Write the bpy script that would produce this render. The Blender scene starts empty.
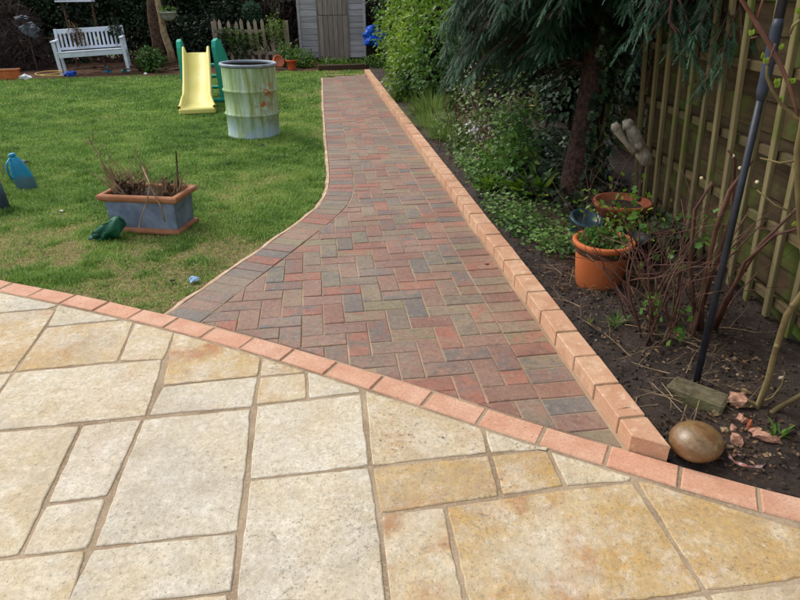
import bpy, math, random
import numpy as np
from mathutils import Vector, Matrix, noise

R = math.radians
rnd = random.Random(11)
rng = np.random.default_rng(5)
scene = bpy.context.scene
col = scene.collection

# ---------------------------------------------------------------- camera, sky, sun
FPX, PITCH, ROLL, HC = 601.0, R(27.0), R(0.6), 1.4
cam_d = bpy.data.cameras.new('camera')
cam_d.sensor_width = 36.0
cam_d.lens = 36.0 * FPX / 800.0
cam_d.clip_start = 0.05
cam_d.clip_end = 2000
cam = bpy.data.objects.new('camera', cam_d)
col.objects.link(cam)
cam.matrix_world = Matrix.Translation((0, 0, HC)) @ Matrix.Rotation(math.pi / 2 - PITCH, 4, 'X') @ Matrix.Rotation(-ROLL, 4, 'Z')
scene.camera = cam

SUN_EL, SUN_AZ = R(52), R(-60)          # azimuth measured from +Y towards +X
world = bpy.data.worlds.new('World')
scene.world = world
world.use_nodes = True
wn, wl = world.node_tree.nodes, world.node_tree.links
wn.clear()
sky = wn.new('ShaderNodeTexSky')
sky.sky_type = 'NISHITA'
sky.sun_disc = False
sky.sun_elevation = SUN_EL
sky.sun_rotation = SUN_AZ
sky.dust_density = 3.0
sky.air_density = 1.0
hsv = wn.new('ShaderNodeHueSaturation')
hsv.inputs['Saturation'].default_value = 0.33
bgn = wn.new('ShaderNodeBackground')
bgn.inputs['Strength'].default_value = 0.15
wo = wn.new('ShaderNodeOutputWorld')
wl.new(sky.outputs[0], hsv.inputs['Color'])
wl.new(hsv.outputs[0], bgn.inputs['Color'])
wl.new(bgn.outputs[0], wo.inputs['Surface'])

sun_d = bpy.data.lights.new('sun', 'SUN')
sun_d.energy = 0.8
sun_d.angle = R(30)
sun_d.color = (1.0, 0.96, 0.9)
sun = bpy.data.objects.new('sun', sun_d)
col.objects.link(sun)
sd = Vector((math.sin(SUN_AZ) * math.cos(SUN_EL), math.cos(SUN_AZ) * math.cos(SUN_EL), math.sin(SUN_EL)))
sun.rotation_euler = sd.to_track_quat('Z', 'Y').to_euler()
sun.location = sd * 30

vs = scene.view_settings
vs.view_transform = 'Standard'
vs.look = 'None'
vs.gamma = 1.0
vs.exposure = 0.66
scene.cycles.max_bounces = 6
scene.cycles.use_denoising = True

# ---------------------------------------------------------------- helpers
def G(px, py, z=0.0):
    """ground point (at height z) read off a surveyed photo point"""
    x, y = px - 400.0, py - 300.0
    c, s = math.cos(ROLL), math.sin(ROLL)
    x, y = c * x - s * y, s * x + c * y
    d = (x, FPX * math.cos(PITCH) - y * math.sin(PITCH), -FPX * math.sin(PITCH) - y * math.cos(PITCH))
    t = (z - HC) / d[2]
    return Vector((d[0] * t, d[1] * t, z))

def G2(px, py, z=0.0):
    v = G(px, py, z)
    return (v.x, v.y)

def frames(d, up=None):
    """N rotation matrices whose X axis is d, Z axis near up (columns are axes)"""
    d = np.asarray(d, float)
    d = d / np.linalg.norm(d, axis=1, keepdims=True)
    if up is None:
        up = rng.normal(size=d.shape)
    else:
        up = np.broadcast_to(np.asarray(up, float), d.shape).copy()
    up += 1e-4 * rng.normal(size=d.shape)
    y = np.cross(up, d); y /= np.linalg.norm(y, axis=1, keepdims=True)
    z = np.cross(d, y)
    return np.stack([d, y, z], axis=2)

def scatter(tv, tf, pos, rot, scl, tint):
    """repeat a triangle template -> (verts, tris, tint)"""
    tv = np.asarray(tv, float); tf = np.asarray(tf, int)
    pos = np.asarray(pos, float); n = len(pos)
    scl = np.asarray(scl, float)
    if scl.ndim == 1: scl = scl[:, None].repeat(3, 1)
    loc = tv[None] * scl[:, None, :]
    v = np.einsum('nij,nkj->nki', rot, loc) + pos[:, None, :]
    f = tf[None] + (np.arange(n) * len(tv))[:, None, None]
    return v.reshape(-1, 3), f.reshape(-1, 3), np.repeat(np.asarray(tint, float), len(tv))

def join(*parts):
    V, F, T, o = [], [], [], 0
    for v, f, t in parts:
        V.append(v); F.append(f + o); T.append(t); o += len(v)
    return np.concatenate(V), np.concatenate(F), np.concatenate(T)

def np_mesh(name, v, f, tint=None, smooth=False):
    me = bpy.data.meshes.new(name)
    k = f.shape[1]
    me.vertices.add(len(v)); me.vertices.foreach_set('co', np.ascontiguousarray(v, dtype=np.float32).ravel())
    me.loops.add(len(f) * k); me.loops.foreach_set('vertex_index', np.ascontiguousarray(f, dtype=np.int32).ravel())
    me.polygons.add(len(f))
    me.polygons.foreach_set('loop_start', np.arange(0, len(f) * k, k, dtype=np.int32))
    me.polygons.foreach_set('loop_total', np.full(len(f), k, dtype=np.int32))
    if smooth: me.polygons.foreach_set('use_smooth', np.ones(len(f), dtype=bool))
    me.update(calc_edges=True)
    if tint is not None:
        a = me.attributes.new('tint', 'FLOAT', 'POINT')
        a.data.foreach_set('value', np.asarray(tint, dtype=np.float32))
    return me

class MB:
    def __init__(s): s.v, s.f, s.t = [], [], []
    def add(s, vs_, fs, tint=0.0):
        o = len(s.v)
        s.v += [tuple(p) for p in vs_]; s.f += [tuple(i + o for i in f) for f in fs]; s.t += [tint] * len(vs_)
        return s
    def box(s, c, d, rot=None, ch=0.0, tint=0.0):
        hx, hy, hz = d[0] / 2, d[1] / 2, d[2] / 2
        M = rot if rot is not None else Matrix.Identity(3)
        c = Vector(c)
        if ch <= 0:
            vs_ = [(x * hx, y * hy, z * hz) for x in (-1, 1) for y in (-1, 1) for z in (-1, 1)]
            fs = [(0, 1, 3, 2), (4, 6, 7, 5), (0, 4, 5, 1), (2, 3, 7, 6), (0, 2, 6, 4), (1, 5, 7, 3)]
        else:
            vs_, ids = [], {}
            for x in (-1, 1):
                for y in (-1, 1):
                    for z in (-1, 1):
                        for a in range(3):
                            p = [x * (hx - ch), y * (hy - ch), z * (hz - ch)]
                            p[a] = (x * hx, y * hy, z * hz)[a]
                            ids[(x, y, z, a)] = len(vs_); vs_.append(tuple(p))
            I = ids
            fs = []
            q = [(-1, -1), (1, -1), (1, 1), (-1, 1)]
            for sg in (-1, 1):
                f = [I[(sg, a, b, 0)] for a, b in q]; fs.append(tuple(f if sg > 0 else f[::-1]))
                f = [I[(b, sg, a, 1)] for a, b in q]; fs.append(tuple(f if sg > 0 else f[::-1]))
                f = [I[(a, b, sg, 2)] for a, b in q]; fs.append(tuple(f if sg > 0 else f[::-1]))
            for a in (-1, 1):
                for b in (-1, 1):
                    f = [I[(a, b, -1, 0)], I[(a, b, -1, 1)], I[(a, b, 1, 1)], I[(a, b, 1, 0)]]; fs.append(tuple(f if a * b > 0 else f[::-1]))
                    f = [I[(a, -1, b, 2)], I[(a, -1, b, 0)], I[(a, 1, b, 0)], I[(a, 1, b, 2)]]; fs.append(tuple(f if a * b > 0 else f[::-1]))
                    f = [I[(-1, a, b, 1)], I[(-1, a, b, 2)], I[(1, a, b, 2)], I[(1, a, b, 1)]]; fs.append(tuple(f if a * b > 0 else f[::-1]))
            for x in (-1, 1):
                for y in (-1, 1):
                    for z in (-1, 1):
                        f = (I[(x, y, z, 0)], I[(x, y, z, 1)], I[(x, y, z, 2)]); fs.append(f if x * y * z > 0 else f[::-1])
        return s.add([c + M @ Vector(p) for p in vs_], fs, tint)
    def bar(s, a, b, w, h, up=(0, 0, 1), ch=0.0, tint=0.0):
        a, b = Vector(a), Vector(b); d = (b - a); L = d.length; d.normalize()
        y = Vector(up).cross(d); y.normalize(); z = d.cross(y)
        return s.box((a + b) / 2, (L, w, h), Matrix((d, y, z)).transposed(), ch, tint)
    def tube(s, pts, rads, n=6, tint=0.0, cap=True):
        pts = [Vector(p) for p in pts]
        if not hasattr(rads, '__len__'): rads = [rads] * len(pts)
        o = len(s.v); ref = Vector((0.13, 0.27, 0.95))
        for i, p in enumerate(pts):
            d = (pts[min(i + 1, len(pts) - 1)] - pts[max(i - 1, 0)]).normalized()
            x = d.cross(ref)
            if x.length < 0.05: x = d.cross(Vector((1, 0, 0)))
            x.normalize(); y = d.cross(x); ref = x.cross(d) if False else ref
            for k in range(n):
                a = 2 * math.pi * k / n
                q = p + (x * math.cos(a) + y * math.sin(a)) * rads[i]
                s.v.append(tuple(q)); s.t.append(tint)
        for i in range(len(pts) - 1):
            for k in range(n):
                a, b = o + i * n + k, o + i * n + (k + 1) % n
                s.f.append((a, b, b + n, a + n))
        if cap:
            s.f.append(tuple(o + k for k in range(n))[::-1]); s.f.append(tuple(o + (len(pts) - 1) * n + k for k in range(n)))
        return s
    def lathe(s, prof, n=24, c=(0, 0, 0), rot=None, sx=1, sy=1, tint=0.0):
        o = len(s.v); c = Vector(c)
        for r, z in prof:
            for k in range(n):
                a = 2 * math.pi * k / n
                q = Vector((r * sx * math.cos(a), r * sy * math.sin(a), z))
                if rot is not None: q = rot @ q
                s.v.append(tuple(c + q)); s.t.append(tint)
        for i in range(len(prof) - 1):
            for k in range(n):
                a, b = o + i * n + k, o + i * n + (k + 1) % n
                s.f.append((a, b, b + n, a + n))
        return s
    def prism(s, poly, ztop, depth, ch=0.003, tint=0.0):
        """slab with a chamfered top edge; poly counter-clockwise"""
        inn = inset(poly, ch); n = len(poly)
        vs_ = [(x, y, ztop) for x, y in inn] + [(x, y, ztop - ch) for x, y in poly] + [(x, y, ztop - depth) for x, y in poly]
        fs = [tuple(range(n))]
        for r in (0, 1):
            for k in range(n):
                k2 = (k + 1) % n
                fs.append((r * n + k2, r * n + k, (r + 1) * n + k, (r + 1) * n + k2))
        return s.add(vs_, fs, tint)
    def mesh(s, name, smooth=False):
        me = bpy.data.meshes.new(name)
        me.from_pydata(s.v, [], s.f)
        if smooth:
            me.polygons.foreach_set('use_smooth', np.ones(len(s.f), dtype=bool))
        a = me.attributes.new('tint', 'FLOAT', 'POINT'); a.data.foreach_set('value', np.array(s.t, dtype=np.float32))
        me.update()
        return me

def area(poly):
    return 0.5 * sum(poly[i][0] * poly[(i + 1) % len(poly)][1] - poly[(i + 1) % len(poly)][0] * poly[i][1] for i in range(len(poly)))

def ccw(poly):
    return poly if area(poly) > 0 else poly[::-1]

def inset(poly, d):
    n = len(poly); out = []
    for i in range(n):
        p0, p1, p2 = Vector(poly[i - 1]), Vector(poly[i]), Vector(poly[(i + 1) % n])
        a, b = (p1 - p0), (p2 - p1)
        if a.length < 1e-7 or b.length < 1e-7: out.append(tuple(p1)); continue
        a.normalize(); b.normalize()
        na, nb = Vector((-a.y, a.x)), Vector((-b.y, b.x))
        m = na + nb
        k = max(1 + na.dot(nb), 0.35)
        q = p1 + m * (d / k)
        out.append((q.x, q.y))
    return out

def clip(poly, p, nrm):
    """keep the side where (q-p).nrm >= 0"""
    out = []; n = len(poly)
    for i in range(n):
        a, b = poly[i], poly[(i + 1) % n]
        da = (a[0] - p[0]) * nrm[0] + (a[1] - p[1]) * nrm[1]
        db = (b[0] - p[0]) * nrm[0] + (b[1] - p[1]) * nrm[1]
        if da >= 0: out.append(a)
        if (da >= 0) != (db >= 0):
            t = da / (da - db); out.append((a[0] + t * (b[0] - a[0]), a[1] + t * (b[1] - a[1])))
    res = []
    for q in out:
        if not res or (abs(q[0] - res[-1][0]) + abs(q[1] - res[-1][1])) > 1e-4: res.append(q)
    return res

def link(name, data, m=None, parent=None, loc=None, rz=None):
    o = bpy.data.objects.new(name, data)
    col.objects.link(o)
    if m is not None and data is not None and len(data.materials) == 0: data.materials.append(m)
    if parent is not None: o.parent = parent
    if loc is not None: o.location = loc
    if rz is not None: o.rotation_euler = (0, 0, rz)
    return o

def thing(name, label, cat, loc=(0, 0, 0), rz=0.0, group=None):
    o = bpy.data.objects.new(name, None); col.objects.link(o)
    o.empty_display_size = 0.1
    o.location = loc; o.rotation_euler = (0, 0, rz)
    return tag(o, label, cat, group)

def tag(o, label, cat, group=None):
    o['label'] = label; o['category'] = cat
    if group: o['group'] = group
    return o

def part(name, mb, m, parent, smooth=False, label=None):
    o = link(name, mb.mesh(name, smooth), m, parent)
    if label: o['label'] = label
    return o

def wshift(data, parent):
    v, f, t = data
    return v - np.array(parent.location), f, t

def wpart(name, data, m, parent, smooth=False):
    """data (verts, tris, tint) in world space, parent an unrotated empty"""
    v, f, t = wshift(data, parent)
    return link(name, np_mesh(name, v, f, t, smooth), m, parent)

def wmb(name, mb, m, parent, smooth=False):
    L = parent.location
    mb.v = [(x - L.x, y - L.y, z - L.z) for x, y, z in mb.v]
    return part(name, mb, m, parent, smooth)

def structure(name, data, m):
    o = link(name, data, m); o['kind'] = 'structure'; return o

def dup(root, loc, rz, label=None):
    r = root.copy(); col.objects.link(r); r.location = loc; r.rotation_euler = (0, 0, rz)
    if label: r['label'] = label
    for ch in list(root.children):
        c = ch.copy(); col.objects.link(c); c.parent = r
        for g in ch.children:
            d = g.copy(); col.objects.link(d); d.parent = c
    return r

# ---------------------------------------------------------------- materials
def lin(r, g, b):
    f = lambda c: (c / 255 / 12.92) if c / 255 <= 0.04045 else ((c / 255 + 0.055) / 1.055) ** 2.4
    return (f(r), f(g), f(b), 1)

class Mat:
    def __init__(s, name, rough=0.8, spec=0.3, metallic=0.0):
        s.m = bpy.data.materials.new(name); s.m.use_nodes = True
        s.n, s.l = s.m.node_tree.nodes, s.m.node_tree.links
        s.n.clear()
        s.out = s.n.new('ShaderNodeOutputMaterial')
        s.b = s.n.new('ShaderNodeBsdfPrincipled')
        s.b.inputs['Roughness'].default_value = rough
        s.b.inputs['Specular IOR Level'].default_value = spec
        s.b.inputs['Metallic'].default_value = metallic
        s.l.new(s.b.outputs[0], s.out.inputs['Surface'])
        s.tc = s.n.new('ShaderNodeTexCoord')
        s.coord = s.tc.outputs['Object']
        s.oi = s.n.new('ShaderNodeObjectInfo')
    def use_world(s):
        g = s.n.new('ShaderNodeNewGeometry'); s.coord = g.outputs['Position']; return s
    def stretch(s, sx, sy, sz):
        mp = s.n.new('ShaderNodeMapping'); mp.inputs['Scale'].default_value = (sx, sy, sz)
        s.l.new(s.coord, mp.inputs['Vector']); return mp.outputs[0]
    def offset(s):
        """per-object shift of the texture so that copies differ"""
        mm = s.n.new('ShaderNodeVectorMath'); mm.operation = 'MULTIPLY_ADD'
        cb = s.n.new('ShaderNodeCombineXYZ')
        for i in range(3): s.l.new(s.oi.outputs['Random'], cb.inputs[i])
        s.l.new(cb.outputs[0], mm.inputs[0]); mm.inputs[1].default_value = (37, 91, 53)
        s.l.new(s.coord, mm.inputs[2]); s.coord = mm.outputs[0]; return s
    def noise(s, scale, detail=4, rough=0.55, vec=None, dist=0.0, out='Fac'):
        t = s.n.new('ShaderNodeTexNoise')
        t.inputs['Scale'].default_value = scale; t.inputs['Detail'].default_value = detail
        t.inputs['Roughness'].default_value = rough; t.inputs['Distortion'].default_value = dist
        s.l.new(vec if vec is not None else s.coord, t.inputs['Vector'])
        return t.outputs[out]
    def voro(s, scale, out='Distance', vec=None, feature='F1'):
        t = s.n.new('ShaderNodeTexVoronoi'); t.feature = feature
        t.inputs['Scale'].default_value = scale
        s.l.new(vec if vec is not None else s.coord, t.inputs['Vector'])
        return t.outputs[out]
    def ramp(s, fac, stops, interp='LINEAR'):
        r = s.n.new('ShaderNodeValToRGB'); r.color_ramp.interpolation = interp
        e = r.color_ramp.elements
        while len(e) < len(stops): e.new(0.5)
        for i, (p, c) in enumerate(stops):
            e[i].position = p; e[i].color = c if len(c) == 4 else (*c, 1)
        if fac is not None: s.l.new(fac, r.inputs[0])
        return r.outputs[0]
    def step(s, fac, a, b, lo=0.0, hi=1.0):
        m = s.n.new('ShaderNodeMapRange'); m.inputs['From Min'].default_value = a; m.inputs['From Max'].default_value = b
        m.inputs['To Min'].default_value = lo; m.inputs['To Max'].default_value = hi
        s.l.new(fac, m.inputs['Value']); return m.outputs[0]
    def mix(s, fac, a, b, mode='MIX'):
        m = s.n.new('ShaderNodeMix'); m.data_type = 'RGBA'; m.blend_type = mode
        for sock, val in ((m.inputs[0], fac), (m.inputs[6], a), (m.inputs[7], b)):
            if hasattr(val, 'node'): s.l.new(val, sock)
            else: sock.default_value = val
        return m.outputs[2]
    def math(s, op, a, b=0.0):
        m = s.n.new('ShaderNodeMath'); m.operation = op
        for sock, val in ((m.inputs[0], a), (m.inputs[1], b)):
            if hasattr(val, 'node'): s.l.new(val, sock)
            else: sock.default_value = val
        return m.outputs[0]
    def attr(s, name='tint', out='Fac'):
        a = s.n.new('ShaderNodeAttribute'); a.attribute_name = name; return a.outputs[out]
    def col(s, c):
        if hasattr(c, 'node'): s.l.new(c, s.b.inputs['Base Color'])
        else: s.b.inputs['Base Color'].default_value = c
        return s
    def rough(s, c): s.l.new(c, s.b.inputs['Roughness']); return s
    def bump(s, h, strength=0.4, dist=0.01):
        b = s.n.new('ShaderNodeBump'); b.inputs['Strength'].default_value = strength; b.inputs['Distance'].default_value = dist
        s.l.new(h, b.inputs['Height'])
        if s.b.inputs['Normal'].is_linked:
            s.l.new(s.b.inputs['Normal'].links[0].from_socket, b.inputs['Normal'])
        s.l.new(b.outputs[0], s.b.inputs['Normal']); return s
    def leafy(s, amount=0.3):
        tr = s.n.new('ShaderNodeBsdfTranslucent'); mx = s.n.new('ShaderNodeMixShader')
        c = s.b.inputs['Base Color']
        if c.is_linked: s.l.new(c.links[0].from_socket, tr.inputs['Color'])
        else: tr.inputs['Color'].default_value = c.default_value
        mx.inputs[0].default_value = amount
        s.l.new(s.b.outputs[0], mx.inputs[1]); s.l.new(tr.outputs[0], mx.inputs[2])
        s.l.new(mx.outputs[0], s.out.inputs['Surface']); return s

def leaf_mat(name, stops, rough=0.5, amount=0.3, spec=0.35):
    m = Mat(name, rough, spec)
    n = m.math('ADD', m.attr(), m.step(m.noise(3.0, 2), 0.3, 0.7, -0.12, 0.12))
    m.col(m.ramp(n, stops)).leafy(amount)
    return m.m

def simple(name, c1, c2, scale=12, rough=0.7, bump=0.2, spec=0.3, bscale=None, metallic=0.0, bdist=0.004):
    m = Mat(name, rough, spec, metallic).offset()
    m.col(m.mix(m.step(m.noise(scale, 5), 0.3, 0.7), c1, c2))
    if bump: m.bump(m.noise(bscale or scale * 4, 4), bump, bdist)
    return m.m

def wood(name, c1, c2, axis=0, rough=0.85, moss=None, spread=0.35, mossat=(0.5, 0.7)):
    m = Mat(name, rough, 0.2).offset()
    st = [14, 14, 14]; st[axis] = 0.8
    v = m.stretch(*st)
    g = m.noise(3.0, 6, 0.65, v)
    c = m.mix(m.step(g, 0.3, 0.7), c1, c2)
    dark = m.mix(m.step(m.oi.outputs['Random'], 0, 1, 0, spread), c, (0.03, 0.025, 0.02, 1))
    if moss:
        dark = m.mix(m.step(m.noise(4.5, 4), *mossat), dark, moss)
    m.col(dark)
    m.bump(g, 0.5, 0.004)
    return m.m

# paving slabs: object colour = (ochre amount, rust amount, grey amount, lichen amount)
m = Mat('riven_sandstone', 0.8, 0.25).offset()
base = m.mix(m.step(m.noise(3.2, 6, 0.6, dist=0.6), 0.32, 0.68), lin(214, 199, 166), lin(238, 229, 206))
sep = m.n.new('ShaderNodeSeparateColor'); m.l.new(m.oi.outputs['Color'], sep.inputs[0])
och = m.math('MULTIPLY', m.step(m.noise(2.6, 5, 0.6, dist=0.5), 0.30, 0.56), sep.outputs[0])
base = m.mix(och, base, lin(198, 156, 84))
base = m.mix(m.math('MULTIPLY', sep.outputs[0], 0.22), base, lin(204, 170, 108))
rust = m.math('MULTIPLY', m.step(m.noise(4.0, 6, 0.65, dist=1.2), 0.5, 0.64), m.step(sep.outputs[1], 0, .7))
base = m.mix(rust, base, lin(180, 112, 54))
gry = m.math('MULTIPLY', m.step(m.noise(3.0, 5), 0.35, 0.6), sep.outputs[2])
base = m.mix(m.math('MULTIPLY', gry, .6), base, lin(206, 202, 194))
base = m.mix(m.step(m.noise(26, 8, 0.82), 0.42, 0.58, 0.38, 0), base, lin(180, 160, 126))
base = m.mix(m.step(m.noise(5.5, 8, 0.8), 0.47, 0.62, 0, 0.38), base, lin(240, 236, 224))
fine = m.noise(48, 8, 0.8)
base = m.mix(m.step(fine, 0.38, 0.60, 0.42, 0), base, lin(146, 130, 106))
base = m.mix(m.step(m.noise(13, 6, 0.7, dist=0.2), 0.50, 0.66, 0, 0.32), base, lin(176, 164, 146))
base = m.mix(m.step(m.noise(22, 5, 0.75), 0.58, 0.74, 0, 0.38), base, lin(236, 229, 212))
lich = m.math('MULTIPLY', m.step(m.noise(62, 8, 0.8), 0.555, 0.60), m.step(m.noise(4.5, 6, .7), 0.47, 0.58, 0.05, 1.0))
lich = m.math('MULTIPLY', lich, m.oi.outputs['Alpha'])
spk = m.math('MULTIPLY', m.step(m.noise(110, 5, 0.75), 0.575, 0.63), 0.6)
base = m.mix(spk, base, lin(112, 100, 82))
base = m.mix(m.math('MULTIPLY', lich, 0.95), base, lin(66, 64, 52))
wet = m.math('MULTIPLY', m.step(m.noise(2.1, 6, .7), .52, .66, 0, .32), 1.0)
base = m.mix(wet, base, lin(150, 142, 128))
m.col(base).rough(m.step(m.noise(6, 6, .7), .4, .62, .85, .55))
m.bump(m.noise(9, 6, 0.7, dist=0.2), 0.7, 0.014)
m.bump(m.noise(60, 6, 0.8), 0.8, 0.004)
M_SLAB = m.m

m = Mat('patio_mortar', 0.95, 0.1)
m.use_world()
c = m.mix(m.step(m.noise(5, 4), 0.35, 0.65), lin(140, 120, 96), lin(172, 152, 126))
c = m.mix(m.step(m.noise(140, 3), 0.5, 0.7, 0, 0.5), c, lin(198, 184, 162))
m.col(c).bump(m.noise(150, 4, 0.7), 0.7, 0.004)
M_MORTAR = m.m

m = Mat('kiln_dried_sand', 0.95, 0.1).use_world()
m.col(m.mix(m.step(m.noise(3, 4), 0.3, 0.7), lin(132, 110, 90), lin(184, 162, 134))).bump(m.noise(300, 3), 0.5, 0.002)
M_SAND = m.m

# brindle block pavers: hue chosen per paver
m = Mat('brindle_paver', 0.62, 0.35)
rv = m.math('FRACT', m.math('ADD', m.oi.outputs['Random'], m.attr()))
hues = [lin(146, 102, 86), lin(132, 116, 100), lin(152, 114, 96), lin(112, 106, 102), lin(136, 106, 94), lin(134, 124, 96),
        lin(166, 100, 80), lin(120, 106, 94), lin(144, 126, 102), lin(138, 98, 84), lin(110, 106, 102), lin(146, 112, 94)]
A = m.ramp(rv, [(i / len(hues), h) for i, h in enumerate(hues)], 'CONSTANT')
rv2 = m.math('FRACT', m.math('MULTIPLY', rv, 7.31))
B = m.ramp(rv2, [(i / len(hues), h) for i, h in enumerate(hues)], 'CONSTANT')
m.use_world()
cc = m.mix(m.step(m.noise(11, 5, 0.7, dist=0.6), 0.42, 0.60, 0, 0.85), A, B)
cc = m.mix(m.step(m.noise(260, 3, 0.7), 0.35, 0.7, 0.28, 0), cc, lin(70, 60, 56))
cc = m.mix(m.step(m.noise(2.2, 4), 0.45, 0.8, 0.04, 0.36), cc, lin(184, 162, 138))
cc = m.mix(m.step(m.noise(45, 7, 0.8), 0.53, 0.66, 0, 0.42), cc, lin(190, 170, 146))
cc = m.mix(m.step(m.noise(38, 7, 0.8), 0.40, 0.50, 0.35, 0), cc, lin(74, 60, 52))
m.col(cc).bump(m.noise(320, 4, 0.7), 0.4, 0.0015)
M_PAVER = m.m

m = Mat('salmon_brick', 0.8, 0.25).offset()
c1 = m.mix(m.step(m.noise(9, 4), 0.35, 0.65), lin(198, 150, 124), lin(214, 174, 148))
c1 = m.mix(m.step(m.oi.outputs['Random'], 0, 1, 0, 0.45), c1, lin(208, 148, 116))
c1 = m.mix(m.step(m.noise(120, 6, 0.8), 0.46, 0.62, 0, 0.45), c1, lin(150, 100, 78))
c1 = m.mix(m.step(m.noise(28, 4), 0.58, 0.75, 0, 0.4), c1, lin(226, 200, 172))
c1 = m.mix(m.step(m.voro(24), 0.05, 0.085, 0.8, 0), c1, lin(96, 66, 50))
m.col(c1).bump(m.noise(220, 5, 0.7), 0.5, 0.002).bump(m.noise(25, 4), 0.35, 0.004)
M_BRICK = m.m

m = Mat('buff_kerb_brick', 0.8, 0.25).offset()
c1 = m.mix(m.step(m.noise(9, 4), 0.35, 0.65), lin(196, 150, 118), lin(214, 176, 144))
c1 = m.mix(m.step(m.oi.outputs['Random'], 0, 1, 0, 0.5), c1, lin(184, 132, 104))
c1 = m.mix(m.step(m.noise(120, 6, 0.8), 0.46, 0.62, 0, 0.4), c1, lin(158, 112, 80))
c1 = m.mix(m.step(m.noise(28, 4), 0.55, 0.75, 0, 0.5), c1, lin(230, 208, 180))
c1 = m.mix(m.step(m.noise(5, 7, .75), 0.52, 0.68, 0, 0.45), c1, lin(140, 112, 88))
m.col(c1).bump(m.noise(220, 5, 0.7), 0.5, 0.002).bump(m.noise(25, 4), 0.35, 0.004)
M_KERB = m.m

m = Mat('lawn_soil', 0.95, 0.1).use_world()
t = m.attr()
g1 = m.mix(m.step(m.noise(26, 5, 0.7), 0.35, 0.65), lin(76, 98, 46), lin(106, 126, 62))
g2 = m.mix(m.step(m.noise(40, 5, 0.7), 0.35, 0.65), lin(92, 80, 54), lin(152, 134, 96))
m.col(m.mix(t, g1, g2)).bump(m.noise(90, 4, 0.7), 0.8, 0.01)
M_LAWN = m.m
M_GRASS = leaf_mat('grass', [(0.0, lin(82, 116, 46)), (0.3, lin(122, 160, 68)), (0.55, lin(158, 186, 92)), (0.75, lin(186, 184, 114)), (1.0, lin(200, 184, 136))], 0.5, 0.35)
m = Mat('ground_green', 0.95, 0.1).use_world()
m.col(m.mix(m.step(m.noise(0.5, 5), 0.3, 0.7), lin(60, 78, 40), lin(88, 92, 56))).bump(m.noise(20, 4), 0.6, 0.03)
M_GROUND = m.m
m = Mat('dark_soil', 0.75, 0.35).use_world()
c = m.mix(m.step(m.noise(7, 5, 0.65), 0.3, 0.7), lin(34, 27, 24), lin(74, 60, 51))
c = m.mix(m.step(m.noise(55, 4, 0.7), 0.58, 0.7, 0, 0.6), c, lin(134, 116, 96))
m.col(c).bump(m.noise(45, 6, 0.75), 0.9, 0.02)
M_SOIL = m.m
m = Mat('leaf_mulch', 0.9, 0.15).use_world()
c = m.mix(m.step(m.noise(8, 5, 0.65), 0.3, 0.7), lin(72, 50, 40), lin(122, 92, 72))
c = m.mix(m.step(m.noise(50, 4, 0.7), 0.55, 0.7, 0, 0.6), c, lin(150, 122, 96))
m.col(c).bump(m.noise(40, 6, 0.75), 0.9, 0.03)
M_MULCH = m.m

# ---------------------------------------------------------------- path geometry (measured)
O = Vector((0.996, 0.0)); U = Vector((-0.129, 1.0)).normalized(); V = Vector((-U.y, U.x))   # U along the kerb, V leftwards
def PT(s, t): q = O + U * s + V * t; return (q.x, q.y)
LE = [G2(*p) for p in ((323, 77.5), (323.5, 100), (326, 135), (330, 172), (329, 188), (323, 202), (308, 216), (285, 232), (250, 257), (210, 284), (169, 313), (150, 326))]   # left edge of the path
BU = [G2(*p) for p in ((-90, 262), (0, 280), (76, 295.6), (160, 313), (218, 329), (254, 339), (310, 353.5), (338, 361), (384, 377), (432, 392), (520, 418), (586, 440), (640, 456), (686, 471), (760, 490), (800, 498), (900, 520))]
BL = [G2(*p) for p in ((-90, 271), (0, 291), (64, 303), (100, 312), (160, 328), (202, 339), (240, 349), (280, 361), (327, 373), (371, 388), (440, 412), (537, 443), (602, 465), (678.5, 485.5), (755, 510), (800, 520.6), (900, 545))]

def arc(poly):
    L = [0.0]
    for a, b in zip(poly, poly[1:]): L.append(L[-1] + math.hypot(b[0] - a[0], b[1] - a[1]))
    return L
def along(poly, L, s):
    if s <= 0: i = 0
    else:
        i = 0
        while i < len(L) - 2 and L[i + 1] < s: i += 1
    k = (s - L[i]) / (L[i + 1] - L[i])
    a, b = poly[i], poly[i + 1]
    return (a[0] + (b[0] - a[0]) * k, a[1] + (b[1] - a[1]) * k)
def smooth_poly(p, it=2):
    for _ in range(it):
        q = [p[0]]
        for a, b in zip(p, p[1:]):
            q.append((a[0] * .75 + b[0] * .25, a[1] * .75 + b[1] * .25)); q.append((a[0] * .25 + b[0] * .75, a[1] * .25 + b[1] * .75))
        q.append(p[-1]); p = q
    return p
LE = smooth_poly(LE, 2)
LEa = arc(LE)
BC = [((a[0] + b[0]) / 2, (a[1] + b[1]) / 2) for a, b in zip(BU, BL)]
# straight-ish fit of the border centre line to iron out reading errors
bx = np.array([p[0] for p in BC]); by = np.array([p[1] for p in BC])
pf = np.polyfit(bx, by, 4)
BC = [(x, float(np.polyval(pf, x))) for x in np.linspace(bx.min() + 0.02, bx.max(), 60)]
BCa = arc(BC)
BW = 0.056
def bnormal(x):
    d = Vector((1, float(np.polyval(np.polyder(pf), x)))).normalized()
    return Vector((-d.y, d.x))          # pointing away from the camera
def border_up(x): n = bnormal(x); y = float(np.polyval(pf, x)); return (x + n.x * BW, y + n.y * BW)
_d = Vector((BC[1][0] - BC[0][0], BC[1][1] - BC[0][1])).normalized()
BUP = [border_up(p[0]) for p in BC]; BLO = [(2 * c[0] - u[0], 2 * c[1] - u[1]) for c, u in zip(BC, BUP)]

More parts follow.
